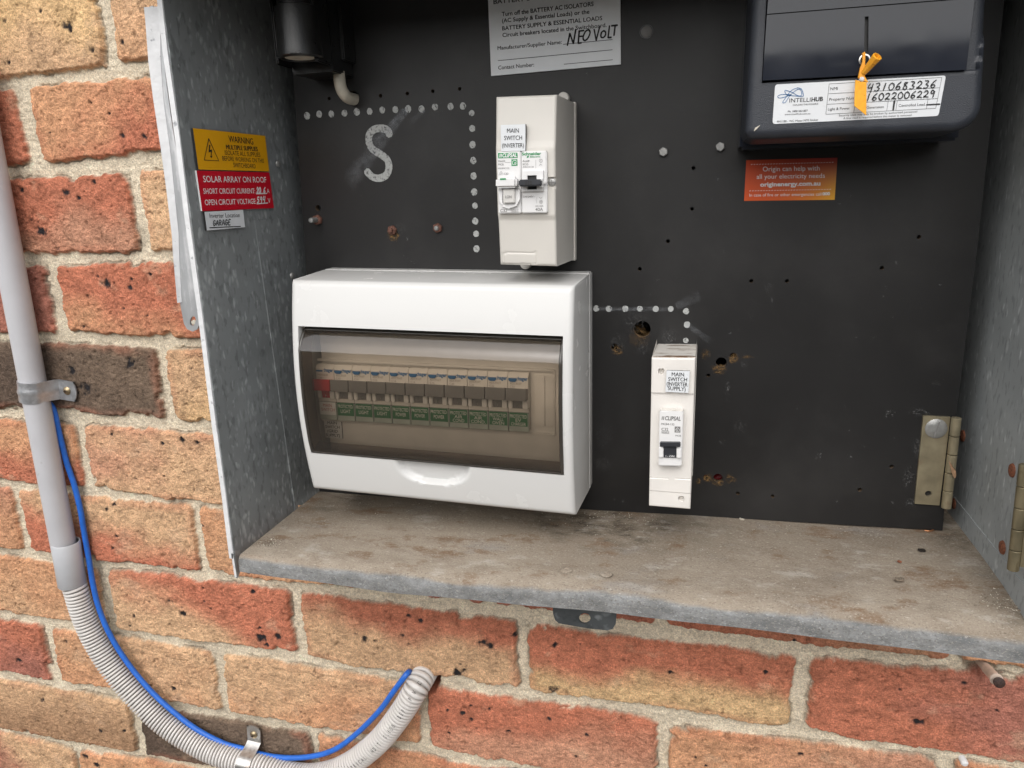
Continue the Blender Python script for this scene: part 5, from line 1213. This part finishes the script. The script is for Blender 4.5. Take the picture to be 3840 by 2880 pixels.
# ------------------------------------------------------------------ sticker of the energy retailer
OS = PY(YB - .0003)
so_ = thing('phone_sticker', OS.at('3', 690, 1299), 'orange and yellow sticker with white text below the meter', 'sticker')
mo_ = bpy.data.materials.new('orange_print'); mo_.use_nodes = True; MATS['orange_print'] = mo_; N = mo_.node_tree.nodes; Lk = mo_.node_tree.links
at = N.new('ShaderNodeAttribute'); at.attribute_name = 'print'; Lk.new(at.outputs['Color'], N['Principled BSDF'].inputs['Base Color']); N['Principled BSDF'].inputs['Roughness'].default_value = .35
cq = [np.array(x) for x in ((412, 1038), (1003, 1022), (985, 1295), (398, 1302))]
p = MB(); nn = 24; pc_ = []
for j in range(nn + 1):
    for i in range(nn + 1):
        s, t = i / nn, j / nn; q = (cq[0] * (1 - s) + cq[1] * s) * (1 - t) + (cq[3] * (1 - s) + cq[2] * s) * t
        p.v.append(OS.at('3', *q).tolist())
        A = np.array(srgb(178, 62, 24)); B = np.array(srgb(150, 38, 46)); Cc = np.array(srgb(240, 178, 40)); Dd = np.array(srgb(214, 84, 22))
        f = s ** 1.5; cc_ = (A * (1 - f) + B * f) * (1 - t ** 1.1) + (Dd * (1 - s ** 3) + Cc * s ** 3) * t ** 1.1
        pc_.append((*cc_, 1))
p.f = [(j * (nn + 1) + i, j * (nn + 1) + i + 1, (j + 1) * (nn + 1) + i + 1, (j + 1) * (nn + 1) + i) for j in range(nn) for i in range(nn)]; p.m = [0] * len(p.f)
o = p.build('print', 'orange_print', so_); a_ = o.data.attributes.new('print', 'FLOAT_COLOR', 'POINT'); a_.data.foreach_set('color', np.array(pc_, np.float32).ravel())
p = MB(); up = (-.03, -1)
for t, L, R, cp, bd in (('Origin can help with', (520, 1111), (888, 1104), 31, .0), ('all your electricity needs', (480, 1159), (922, 1152), 29, .0), ('originenergy.com.au', (503, 1209), (893, 1201), 27, .03), ('In case of fire or other emergencies call', (433, 1274), (899, 1267), 19, .0), ('000', (906, 1266), (955, 1264), 19, .04)): p.text(t, '3', L, R, cp, OS, 0, bold=bd, up=up)
for i in range(30):
    for (xa, ya, xb, yb) in ((447, 1066, 972, 1052), (437, 1237, 956, 1227)):
        x = xa + (xb - xa) * i / 29; y = ya + (yb - ya) * i / 29; p.line('3', (x - 4, y + 2), (x + 4, y - 2), 4, OS, 0)
p.build('lettering', 'white_ink', so_)

# ------------------------------------------------------------------ electricity meter
MY = -.060; MP = PY(MY)
me_ = thing('electricity_meter', (.735, YB, .42), 'dark grey electricity meter with glossy cover at the top right of the board', 'electricity meter')
mbl, mtl, mtr, mbr = MP.at('3', 402, 905), MP.at('3', 452, 0), MP.at('3', 1988, 0), MP.at('3', 1938, 846)
mtl = mbl + (mtl - mbl) * (.559 - mbl[2]) / (mtl[2] - mbl[2]) ; mtr = mbr + (mtr - mbr) * (.559 - mbr[2]) / (mtr[2] - mbr[2])
gx0, gx1 = MP.at('3', 520, 532), MP.at('3', 1870, 455)
def myy(t): return MY
def mrel(x, z):                                        # the moulding steps back around the glossy cover
    zc = gx0[2] + (gx1[2] - gx0[2]) * (x - gx0[0]) / (gx1[0] - gx0[0])
    e = min(x - gx0[0], gx1[0] + .004 - x + (z - zc) * .12, z - zc)
    return .0035 * float(sstep(-.0006, .0006, e))
p = cover([(mtl[0], mtl[2]), (mtr[0], mtr[2]), (mbr[0], mbr[2]), (mbl[0], mbl[2])], myy, -.012, 90, 110, None, r=.0055, draft=.001, relief=mrel, round_=(.007, .016)); p.build('case', 'meter_case', me_, angle=45)
bq = [np.array(q) for q in ((mtl[0] - .001, mtl[2]), (mtr[0] + .002, mtr[2]), (mbr[0] + .002, mbr[2] - .003), (mbl[0] - .001, .4165))]
p = MB(); p.hexa([(q[0], -.0118, q[1]) for q in bq] + [(q[0], YB, q[1]) for q in bq]); p.build('back_case', 'meter_gloss', me_, bevel=.002)
GP = PY(MY - .0022)
g0, g1, g2, g3 = GP.at('3', 546, 97), GP.at('3', 1890, 5), GP.at('3', 1838, 452), GP.at('3', 517, 522)
g1 = g0 + (GP.at('3', 1480, 22) - g0) * ((g1[0] - g0[0]) / (GP.at('3', 1480, 22)[0] - g0[0]))
slot = [GP.at('3', *a) for a in ((1180, 108), (1205, 106), (1203, 330), (1192, 345), (1176, 330), (1178, 200))]
p = MB(); p.plate([g0, g1, g2, g3], [slot], NF, .0052); p.build('cover_panel', 'meter_gloss', me_, bevel=0)
p = MB(); q = [GP.off(-.003).at('3', *a) for a in ((1170, 90), (1215, 90), (1212, 350), (1168, 350))]; p.slab(q, NF, .001); p.build('slot', 'black_core', me_)
up_ = np.array([0, 0, 1.]); e_ = .0006
h0, h1 = g0 + up_ * e_, g1 + up_ * e_
p = MB(); p.slab([h0 + [.0012, 0, .035], h1 + [.0015, 0, .037], h1, h0], NF, .005); p.build('display_panel', 'meter_gloss', me_)
c = GP.at('3', 1178, 388); p = MB(); p.lathe(c, NF, [(-.001, .0035), (.0006, .0034), (.0008, .0026), (-.0004, .0024), (-.0004, .0004)], 20); p.build('seal_screw', 'steel_bright', me_)
# sticker on the meter
KP = PY(MY - .0003)
ms_ = thing('meter_sticker', KP.at('E', 1150, 710), 'white meter sticker with handwritten numbers on the dark grey meter', 'sticker')
qs = [np.array(a, float) for a in ((410, 385), (1985, 302), (1915, 675), (385, 750))]
out = []
for i in range(4):
    pr_, cu_, nx_ = qs[i - 1], qs[i], qs[(i + 1) % 4]; r_ = 28
    A = cu_ + (pr_ - cu_) / np.linalg.norm(pr_ - cu_) * r_; B = cu_ + (nx_ - cu_) / np.linalg.norm(nx_ - cu_) * r_
    for t in np.linspace(0, 1, 6): out.append(A * (1 - t) ** 2 + 2 * cu_ * t * (1 - t) + B * t * t)
p = MB(); p.slab([KP.at('E', *a) for a in out], NF, .0003); p.build('paper', 'white_plate', ms_)
p = MB(); up = (.08, -1)
for t, L, R, cp, bd in (('INTELLI', (540, 551), (735, 543), 37, 0), ('HUB', (743, 542), (850, 536), 37, .035), ('EXPLORE THE POSSIBLE', (573, 583), (806, 570), 14, 0), ('Ph: 1800 263 837', (527, 642), (709, 634), 16, .01), ('www.intellihub.com.au', (498, 668), (733, 660), 15, 0), ('FM1188 - WC Meter NMI Sticker', (428, 737), (807, 719), 19, 0), ('NMI', (918, 438), (986, 435), 27, 0), ('Property Number', (908, 536), (1205, 518), 25, 0), ('Light & Power', (896, 625), (1097, 615), 24, 0), ('Generation', (1252, 609), (1410, 601), 23, 0), ('Controlled Load', (1548, 592), (1788, 580), 24, 0), ('Security seals may only be broken by authorised personnel', (997, 680), (1718, 643), 18, 0), ('A final read is required before this meter is removed', (1038, 706), (1666, 675), 18, 0)): p.text(t, 'E', L, R, cp, KP, 0, bold=bd, up=up)
for a, b in (((908, 380), (1947, 320)), ((903, 470), (1930, 415)), ((890, 568), (1905, 515)), ((877, 660), (1890, 605)), ((908, 380), (877, 660)), ((1947, 320), (1890, 605)), ((1150, 556), (1133, 645)), ((1245, 378), (1210, 540)), ((1452, 540), (1438, 632)), ((1535, 538), (1522, 624)), ((1820, 520), (1803, 612))): p.line('E', a, b, 3, KP, 0)
logo = [(620, 415), (560, 440), (505, 510), (480, 550), (505, 548), (545, 490), (600, 440), (640, 430), (655, 480), (620, 488), (560, 455), (500, 440), (520, 480), (590, 490), (665, 494), (668, 470), (650, 425), (615, 415)]
p.pen('E', logo, 5, KP, 1, sub=5, jit=0); p.pen('E', [(560, 478), (470, 478), (434, 495), (450, 510), (500, 500), (560, 478)], 5, KP, 1, sub=5, jit=0)
p.build('lettering', ['ink', 'brand_blue'], ms_)
p = MB(); hand(p, '4310683236', 'E', (1255, 448), (1900, 412), 70, KP, 10, sl=.25); hand(p, '16022006229', 'E', (1240, 535), (1890, 497), 62, KP, 10, sl=.2)
p.pen('E', [(1510, 535), (1498, 620)], 16, KP, 0); p.pen('E', [(1805, 572), (1928, 566)], 12, KP, 0)
p.build('handwriting', 'ink', ms_)
# orange seal tag
SY = PY(MY - .008)
sl_ = thing('seal_tag', SY.at('3', 1185, 745), 'orange plastic security seal hanging over the meter sticker', 'seal')
p = MB(); a, b = SY.at('3', 1175, 470), PY(MY - .016).at('3', 1262, 365); dv = b - a; L_ = np.linalg.norm(dv)
p.lathe(a, dv, [(0, .0018), (L_ * .5, .0024), (L_, .0030), (L_ + .0002, .0022), (L_ - .002, .0018)], 8, caps=False); p.build('barrel', 'seal_orange', sl_)
p = MB(); p.plate([SY.at('3', *q) for q in ((1168, 345), (1178, 338), (1184, 350), (1182, 400), (1180, 490), (1196, 528), (1160, 520), (1142, 500), (1150, 440), (1166, 400))], [], NF, .0016); p.build('neck', 'seal_orange', sl_, bevel=.0003)
p = MB(); q = [SY.off(.001 * i).at('3', *a_) for i, a_ in ((0, (1120, 518)), (1.5, (1192, 534)), (0, (1190, 600)), (-1, (1190, 748)), (0, (1160, 722)), (1, (1113, 686)), (1.5, (1115, 600)))]
p.slab(q, NF, .0012); p.build('flag', 'seal_orange', sl_)
p = MB(); c = SY.off(.0012).at('3', 1163, 513); p.lathe(c - NF * .001, NF, [(0, .0016), (.001, .0014), (.0016, .0006)], 10); p.build('crimp', 'white_core', sl_)
# flake of dead insect stuck to the meter
c = MP.off(.0003).at('3', 480, 832); p = MB(); p.slab([c + np.array(q) * .0011 for q in ((-1.6, -.3, -1.6), (-.2, -1.2, -.6), (1.2, -.4, .9), (1.9, -1, 1.8), (.6, -.2, 1.2), (-1, -.9, .3))], NF, .0004)
tag(p.build('debris_flake', 'porcelain'), 'tiny pale flake stuck to the lower left corner of the meter', 'debris')

# ------------------------------------------------------------------ service fuse at the top left, with its sleeved tail
FX = PY(-.045)
sf = thing('service_fuse', (.345, YB, .48), 'black service fuse holder with a round barrel at the top left of the board', 'fuse holder')
c0 = PY(-.03).at('F', 505, 870); c1 = PY(-.03).at('F', 410, 0); rF = np.linalg.norm(PY(-.03).at('F', 800, 870) - PY(-.03).at('F', 205, 870)) / 2
ax = np.array([c1[0] - c0[0], 0, c1[2] - c0[2]]); c0 = np.array([c0[0], -.030, c0[2]])
HB = np.linalg.norm(PY(-.03).at('F', 440, 115) - PY(-.03).at('F', 505, 870))
p = MB(); p.lathe(c0, (0, 0, 1), [(.001, rF * .70), (0, rF * .74), (0, rF * .92), (.001, rF * 1.0), (.005, rF * 1.0), (.010, rF * .97), (HB, rF * .93), (HB + .0002, rF * .88), (HB + .001, rF * .80), (HB + .03, rF * .78)], 40); p.build('carrier', 'black_bakelite', sf)
p = MB(); p.lathe(c0 + [0, 0, .0008], (0, 0, 1), [(0, rF * .68), (.001, rF * .6), (.001, rF * .1)], 30); p.build('end_label', 'porcelain', sf)
xl_, xr_ = PY(-.012).at('F', 330, 980)[0], PY(-.012).at('F', 925, 980)[0]; zb_ = PY(-.012).at('F', 600, 1070)[2]
p = MB(); p.box(xl_, xr_ + .001, -.008, YB, zb_, .560); p.box(xr_ - .0025, xr_ + .001, -.032, -.0082, zb_ + .004, .560); p.box(xl_, xl_ + .002, -.032, -.0082, zb_ + .004, .560); p.build('base', 'black_bakelite', sf, bevel=.0012)
x3 = BOARD.at('F', 1330, 950); p = MB(); p.box(xr_ + .0012, x3[0], .008, YB, x3[2], .560); p.build('terminal_block', 'black_bakelite', sf, bevel=.001)
p = MB(); c = PY(.012).at('F', 1090, 1120); p.lathe(c, (0, 0, 1), [(-.002, .0028), (.010, .0028), (.0105, .002)], 14); p.build('stud', 'grey_ink', sf)
hc = BOARD.at('d', 762, 212)
t0 = PY(.012).at('F', 1075, 1130)
path = smooth([t0 + [0, 0, .004], t0, PY(.010).at('F', 1095, 1280), PY(.012).at('F', 1140, 1380), PY(.020).at('F', 1210, 1450), hc + [.001, .010, -.001], hc + [.001, .03, -.001]], 6)
p = MB(); p.tube(path, .0050, 18); tag(p.build('cable_sleeve', 'porcelain'), 'curved off white sleeve bending from the fuse holder into the board', 'cable sleeve')

# ------------------------------------------------------------------ conduits on the wall
CPl = PY(-.0175)
edge_ = [('1', 0, 800), ('1', 160, 1659), ('4', 305, 780), ('7', 500, 185)]
ctr = [CPl.at('n', nat(k, x, y)[0] - w_, nat(k, x, y)[1] + 8) for (k, x, y), w_ in zip(edge_, (59, 58, 57, 52))]
A = np.array([[1, c[2]] for c in ctr]); sx = np.linalg.lstsq(A, np.array([c[0] for c in ctr]), rcond=None)[0]
zc0 = ctr[-1][2]; Xc = lambda z: sx[0] + sx[1] * z
p = MB(); p.tube([(Xc(z), -.0175, z) for z in (.75, .6, .4, .3, zc0 - .02)], .0125, 40); pg = p.build('conduit', 'pipe_grey', angle=60); tag(pg, 'straight grey rigid conduit running up the left edge of the brick wall', 'conduit')
q0 = CPl.at('7', 425, 195); q1 = CPl.at('7', 470, 468)
p = MB(); dv = q1 - q0; L_ = np.linalg.norm(dv); p.lathe(q0, dv, [(-.0, .0127), (-.0005, .0134), (.0006, .0145), (L_ - .0008, .0142), (L_, .0136), (L_, .0128)], 40, caps=False)
cp_ = p.build('coupling', 'coupling_grey', angle=50); tag(cp_, 'grey conduit coupling joining the rigid pipe to the corrugated hose', 'conduit coupling')
fl = [('7', 462, 440), ('7', 490, 500), ('7', 520, 600), ('7', 563, 720), ('7', 632, 860), ('7', 735, 1020), ('7', 870, 1180), ('7', 1035, 1345), ('7', 1200, 1462), ('7', 1355, 1545), ('7', 1520, 1603), ('7', 1720, 1655)]
P_ = [CPl.at(*q) for q in fl]
en = [CPl.at('8', 45, 1638), CPl.at('8', 155, 1562), CPl.at('8', 271, 1455), CPl.at('8', 388, 1302), PY(-.0150).at('8', 470, 1170), PY(-.0070).at('8', 512, 1098), PY(.006).at('8', 545, 1040), PY(.022).at('8', 572, 990), PY(.045).at('8', 590, 960)]
P_ += [PY(-.0175).at('n', *q) for q in ((1080, 2900), (1160, 2909), (1240, 2896))] + en
path = smooth(P_, 10); path, sq = resample(path, .0040 / 10)
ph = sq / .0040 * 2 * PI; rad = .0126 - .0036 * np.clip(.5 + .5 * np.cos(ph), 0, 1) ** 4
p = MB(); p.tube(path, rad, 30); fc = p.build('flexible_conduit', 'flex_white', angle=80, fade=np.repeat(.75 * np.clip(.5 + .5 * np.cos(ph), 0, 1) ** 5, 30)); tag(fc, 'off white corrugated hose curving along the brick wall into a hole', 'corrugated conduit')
# printing on the hose
p = MB(); TT = np.gradient(path, axis=0); TT /= np.linalg.norm(TT, axis=1)[:, None]
i0 = int(np.argmin(np.linalg.norm(path - CPl.at('8', 10, 1650), axis=1))); i1 = int(np.argmin(np.linalg.norm(path - CPl.at('8', 490, 1120), axis=1)))
txt = 'ELECTRICAL  HD/T  S.150  BEP  PVC'; msk = []
for i, ch in enumerate(txt):
    if ch == ' ': continue
    u = i0 + (i1 - i0) * (i + .5) / len(txt) + 8; k = int(u); c, T = path[k], TT[k]
    view = CAM - c; view = view - T * (view @ T); view /= np.linalg.norm(view)
    o_ = np.array([0, -1., 0]) - T * (-T[1]); o_ /= np.linalg.norm(o_)
    nrm = o_ * .93 + np.cross(T, o_) * .0 ; nrm /= np.linalg.norm(nrm); sd = np.cross(nrm, T)
    hgt, wdt = .0042, .0026
    v, f = glyphs(ch, 0, 0); x0, x1 = v[:, 0].min(), v[:, 0].max(); wch = wdt * max(.25, min(1, (x1 - x0) / .6))
    lx = ((v[:, 0] - x0) / (x1 - x0) - .5) * wch; ly = v[:, 1] / caph() * hgt - hgt / 2
    Rr = .01275; th = ly / Rr
    V = [c + T * a + (nrm * math.cos(b) + sd * -math.sin(b)) * Rr for a, b in zip(lx, -th)]
    p.add(V, f)
o = p.build('lettering', 'ink', fc)
# blue cable tied along the conduit
bl = [('4', 300, 940, -.006), ('4', 345, 990, -.006), ('4', 380, 1130, -.006), ('4', 430, 1330, -.006), ('4', 480, 1480, -.006), ('4', 520, 1640, -.007), ('7', 545, 130, -.007), ('7', 575, 300, -.008), ('7', 605, 480, -.010), ('7', 640, 620, -.012), ('7', 700, 770, -.013), ('7', 790, 925, -.013), ('7', 915, 1090, -.013), ('7', 1060, 1240, -.013), ('7', 1250, 1392, -.012), ('7', 1440, 1495, -.011), ('n', 913, 2808, -.010), ('n', 995, 2832, -.010), ('n', 1083, 2842, -.010), ('n', 1178, 2835, -.010), ('n', 1260, 2808, -.010), ('n', 1342, 2747, -.011), ('n', 1423, 2665, -.013), ('n', 1478, 2590, -.013), ('n', 1525, 2528, -.010), ('8', 448, 1030, .004), ('8', 470, 1005, .02)]
p = MB(); p.tube(smooth([PY(y).at(k, x, yy) for k, x, yy, y in bl], 6), .0029, 14); tag(p.build('blue_cable', 'cable_blue', angle=80), 'thin blue cable running beside the conduit and corrugated hose', 'cable')

# saddle clamps
def clamp(name, label, c, T, sgn, R, tab, wd, mt, drop, rib, screw_at):
    """strap over a pipe at c with axis T, tab going to side sgn"""
    o = thing(name, c + np.array([0, .017, 0]), label, 'pipe clamp')
    T = np.array(T) / np.linalg.norm(T); n = NF; sd = np.cross(T, n) * sgn; sd /= np.linalg.norm(sd)
    prof = []
    for a in np.linspace(PI * 1.02, PI * .18, 22): prof.append((R * math.cos(a), R * math.sin(a)))
    x0, y0 = prof[-1]
    for u in np.linspace(0, 1, 9)[1:]: prof.append((x0 + (R * 1.42 - x0) * u, y0 + (drop - y0) * float(u ** .8 * (2 - u) ** .4 if u < 1 else 1)))
    for u in np.linspace(0, 1, 12)[1:]: prof.append((R * 1.42 + tab * u, drop))
    prof = np.array(prof); L = len(prof); p = MB(); V = []; nw = 9
    tg = np.gradient(prof, axis=0); tg /= np.linalg.norm(tg, axis=1)[:, None]; nm = np.stack([tg[:, 1], -tg[:, 0]], 1) * -1
    for th in (0, .0013):
        for i in range(L):
            for j in range(nw):
                v = (j / (nw - 1) - .5) * wd
                ext = 0
                if i == L - 1: ext = -.0035 * (2 * v / wd) ** 2
                rb = .0011 * math.exp(-(v / (wd * .13)) ** 2) * float(sstep(6, 9, i) * (1 - sstep(L - 12, L - 9, i))) if rib else 0
                q = prof[i] + nm[i] * (th * -1 * -1 + rb)
                V.append(c + sd * (q[0] + ext) + n * q[1] + T * v)
    F = []
    for k in (0, 1):
        for i in range(L - 1):
            for j in range(nw - 1):
                b0 = k * L * nw; F.append((b0 + i * nw + j, b0 + i * nw + j + 1, b0 + (i + 1) * nw + j + 1, b0 + (i + 1) * nw + j))
    for i in range(L - 1):
        for j in (0, nw - 1): F.append((i * nw + j, (i + 1) * nw + j, L * nw + (i + 1) * nw + j, L * nw + i * nw + j))
    for j in range(nw - 1):
        for i in (0, L - 1): F.append((i * nw + j, i * nw + j + 1, L * nw + i * nw + j + 1, L * nw + i * nw + j))
    p.add(V, F); bm = p.build('strap', mt, o, angle=50)
    bmm = bmesh.new(); bmm.from_mesh(bm.data); bmesh.ops.recalc_face_normals(bmm, faces=bmm.faces); bmm.to_mesh(bm.data); bmm.free()
    s = c + sd * (R * 1.42 + tab * screw_at) + n * (drop + .0014); p = MB()
    p.lathe(s, n, [(0, .0044), (.0006, .0044), (.0020, .0030), (.0025, .0012), (.0026, .0003)], 20)
    for a in (0, 1):
        d = (T if a else sd) * .0016; p.stroke([s - d + n * .0030, s + d + n * .0030], .0008, n, 1)
    p.build('screw', ['brass_screw', 'rust_dark'], o)
    return o
zc1 = CPl.at('4', 215, 868)
cc = np.array([Xc(zc1[2]), -.0175, zc1[2]]); Tp = np.array([sx[1], 0, 1.])
cl1 = clamp('pipe_clamp', 'galvanised saddle clamp holding the straight grey conduit', cc, Tp + np.array([.09, 0, 0]), -1 if np.cross(Tp, NF)[0] < 0 else 1, .0130, .0215, .0215, 'zinc', -.0135, True, .48)
k = int(np.argmin(np.linalg.norm(path - CPl.at('7', 1615, 1630), axis=1))); Tc = TT[k]
cl2 = clamp('pipe_clamp', 'shiny steel saddle clamp holding the corrugated hose at the bottom', path[k], Tc, 1 if np.cross(Tc, NF)[2] > 0 else -1, .0135, .0215, .0165, 'steel_bright', -.0125, False, .45)

# ------------------------------------------------------------------ loose bits
a, b = PY(.004).at('9', 1945, 985), PY(-.026).at('9', 2033, 1085)
wp = thing('wall_plug', b, 'pale plastic wall plug with rusty screw poking out of the mortar', 'wall plug')
p = MB(); dv = b - a; L_ = np.linalg.norm(dv); p.lathe(a, dv, [(-.02, .0036), (L_ * .3, .0036), (L_ * .32, .0041), (L_ - .001, .0040), (L_, .0048), (L_ + .0008, .0042), (L_ + .0008, .002)], 20); p.build('plug', 'plug_plastic', wp)
p = MB(); s = b + dv / L_ * .0008; p.lathe(s, dv, [(0, .0018), (.004, .0018), (.0042, .0040), (.0056, .0042), (.0066, .0026), (.0066, .0006)], 18); p.build('screw', 'rust_dark', wp)
c = WALL.at('9', 1818, 1612); p = MB(); p.lathe(c + [0, .006, 0], (.15, -1, -.25), [(0, .0030), (.0075, .0030), (.0085, .002), (.0085, .001)], 12); tag(p.build('plug_stub', 'white_core'), 'small white plug stub in the mortar near the bottom right corner', 'wall plug')
SH = lambda k, x, y: (lambda q: np.array([q[0], q[1], ZFl(q[0])]))(PZ(.1025).at(k, x, y))
def leaf(k, x, y, ln, wd_, m, label, rot=0., name='dry_leaf', cat='debris', th=.0006):
    c = SH(k, x, y); p = MB(); V = []
    for i in range(13):
        a = 2 * PI * i / 13; u, v = math.cos(a) * ln, math.sin(a) * wd_ * (1 + .3 * random.uniform(-1, 1)); V.append(c + [u * math.cos(rot) - v * math.sin(rot), u * math.sin(rot) + v * math.cos(rot), .0008 + .0006 * random.uniform(0, 1) + th])
    p.slab(V, (0, 0, 1), th + .0004); tag(p.build(name, m), label, cat)
leaf('9', 1545, 277, .0028, .0016, 'seed_black', 'small black seed lying on the right part of the dusty shelf', -.2, 'seed', th=.001)
leaf('9', 1400, 462, .0036, .0024, 'grit', 'small crumpled grey brown flake lying on the right part of the dusty shelf', .3, 'paper_flake')
leaf('9', 1402, 348, .0016, .0008, 'rust', 'tiny brown chip on the shelf between the seed and the crumpled flake', -.3, 'chip')
leaf('9', 382, 62, .0024, .0010, 'porcelain', 'small pale chip on the shelf just right of the narrow enclosure', -.4, 'chip')
p = MB(); p.tube(smooth([SH('9', 1565, 145) + [0, 0, .001], SH('9', 1600, 150) + [0, 0, .0012], SH('9', 1630, 140) + [0, 0, .0014], SH('9', 1648, 130) + [0, 0, .002]], 5), .0006, 8); tag(p.build('wire_offcut', 'copper'), 'short curved copper wire offcut below the right end of the board', 'wire')
lf = PY(YB - .012); p = MB(); q = [lf.off(e).at('R', x, y) for x, y, e in ((-8, 428, 0), (12, 455, .002), (38, 500, .003), (62, 532, .002), (68, 575, .001), (58, 606, 0), (38, 590, .001), (22, 545, .002), (10, 495, .001))]
p.slab(q, NF, .0006); tag(p.build('dry_leaf', 'dry_leaf'), 'dry brown leaf fragment caught on the knuckle of the yellow hinge', 'leaf')
# grit on the shelf
p = MB(); rg = random.Random(3)
def grain(c, r):
    V = [np.asarray(c) + r * np.array([rg.uniform(-1, 1), rg.uniform(-1, 1), rg.uniform(0, .9)]) for _ in range(6)]
    p.add(V, [(0, 1, 2), (0, 2, 3), (3, 4, 5), (1, 4, 2), (0, 5, 1), (2, 4, 3)], 0 if rg.random() < .75 else 1)
def scatter(n, k, pts, spread, r0, r1):
    for _ in range(n):
        i = rg.randrange(len(pts) - 1); t = rg.random(); x = pts[i][0] + (pts[i + 1][0] - pts[i][0]) * t; y = pts[i][1] + (pts[i + 1][1] - pts[i][1]) * t
        c = SH(k, x, y) + [rg.gauss(0, spread), rg.gauss(0, spread), 0]
        if XL(c[1], c[2]) + .002 < c[0] < XR - .002 and -.09 < c[1] < .026: grain(c, rg.uniform(r0, r1))
scatter(700, 'C', [(520, 330), (700, 200), (900, 120), (1050, 100)], .006, .0003, .0009)
scatter(500, 'R', [(60, 960), (250, 1190), (400, 1420), (540, 1650)], .004, .0003, .0010)
scatter(300, '9', [(2000, 600), (2150, 620), (2190, 700)], .008, .0003, .0011)
scatter(700, 'd', [(700, 1085), (1000, 1105), (1300, 1120), (1900, 1160)], .010, .0003, .0009); scatter(350, 'd', [(1280, 1105), (1420, 1125)], .008, .0003, .0010)
scatter(420, 'd', [(800, 1150), (1200, 1200), (1600, 1240), (2050, 1230)], .035, .0002, .0005)
tag(p.build('grit', ['grit', 'porcelain']), 'loose grit and dust on the shelf of the metal box', 'grit', kind='stuff')

# ------------------------------------------------------------------ fence added out of view for its reflection in the glossy covers
mat('fence_paint', (.20, .22, .21), .6, var=.1, vs=4); 
fn = thing('reflection_fence', (1, -3.2, -1.25), 'unseen grey green sheet metal fence added behind the viewer for reflections', 'fence')
p = MB()
for i in range(56): p.box(-6 + i * .25, -5.86 + i * .25, -3.215, -3.185, -1.25, .90)
p.box(-6, 8, -3.184, -3.18, -1.25, .89); p.build('sheet', 'fence_paint', fn)
p = MB(); p.box(-6, 8, -3.23, -3.17, .901, .95); p.build('top_rail', 'fence_paint', fn)
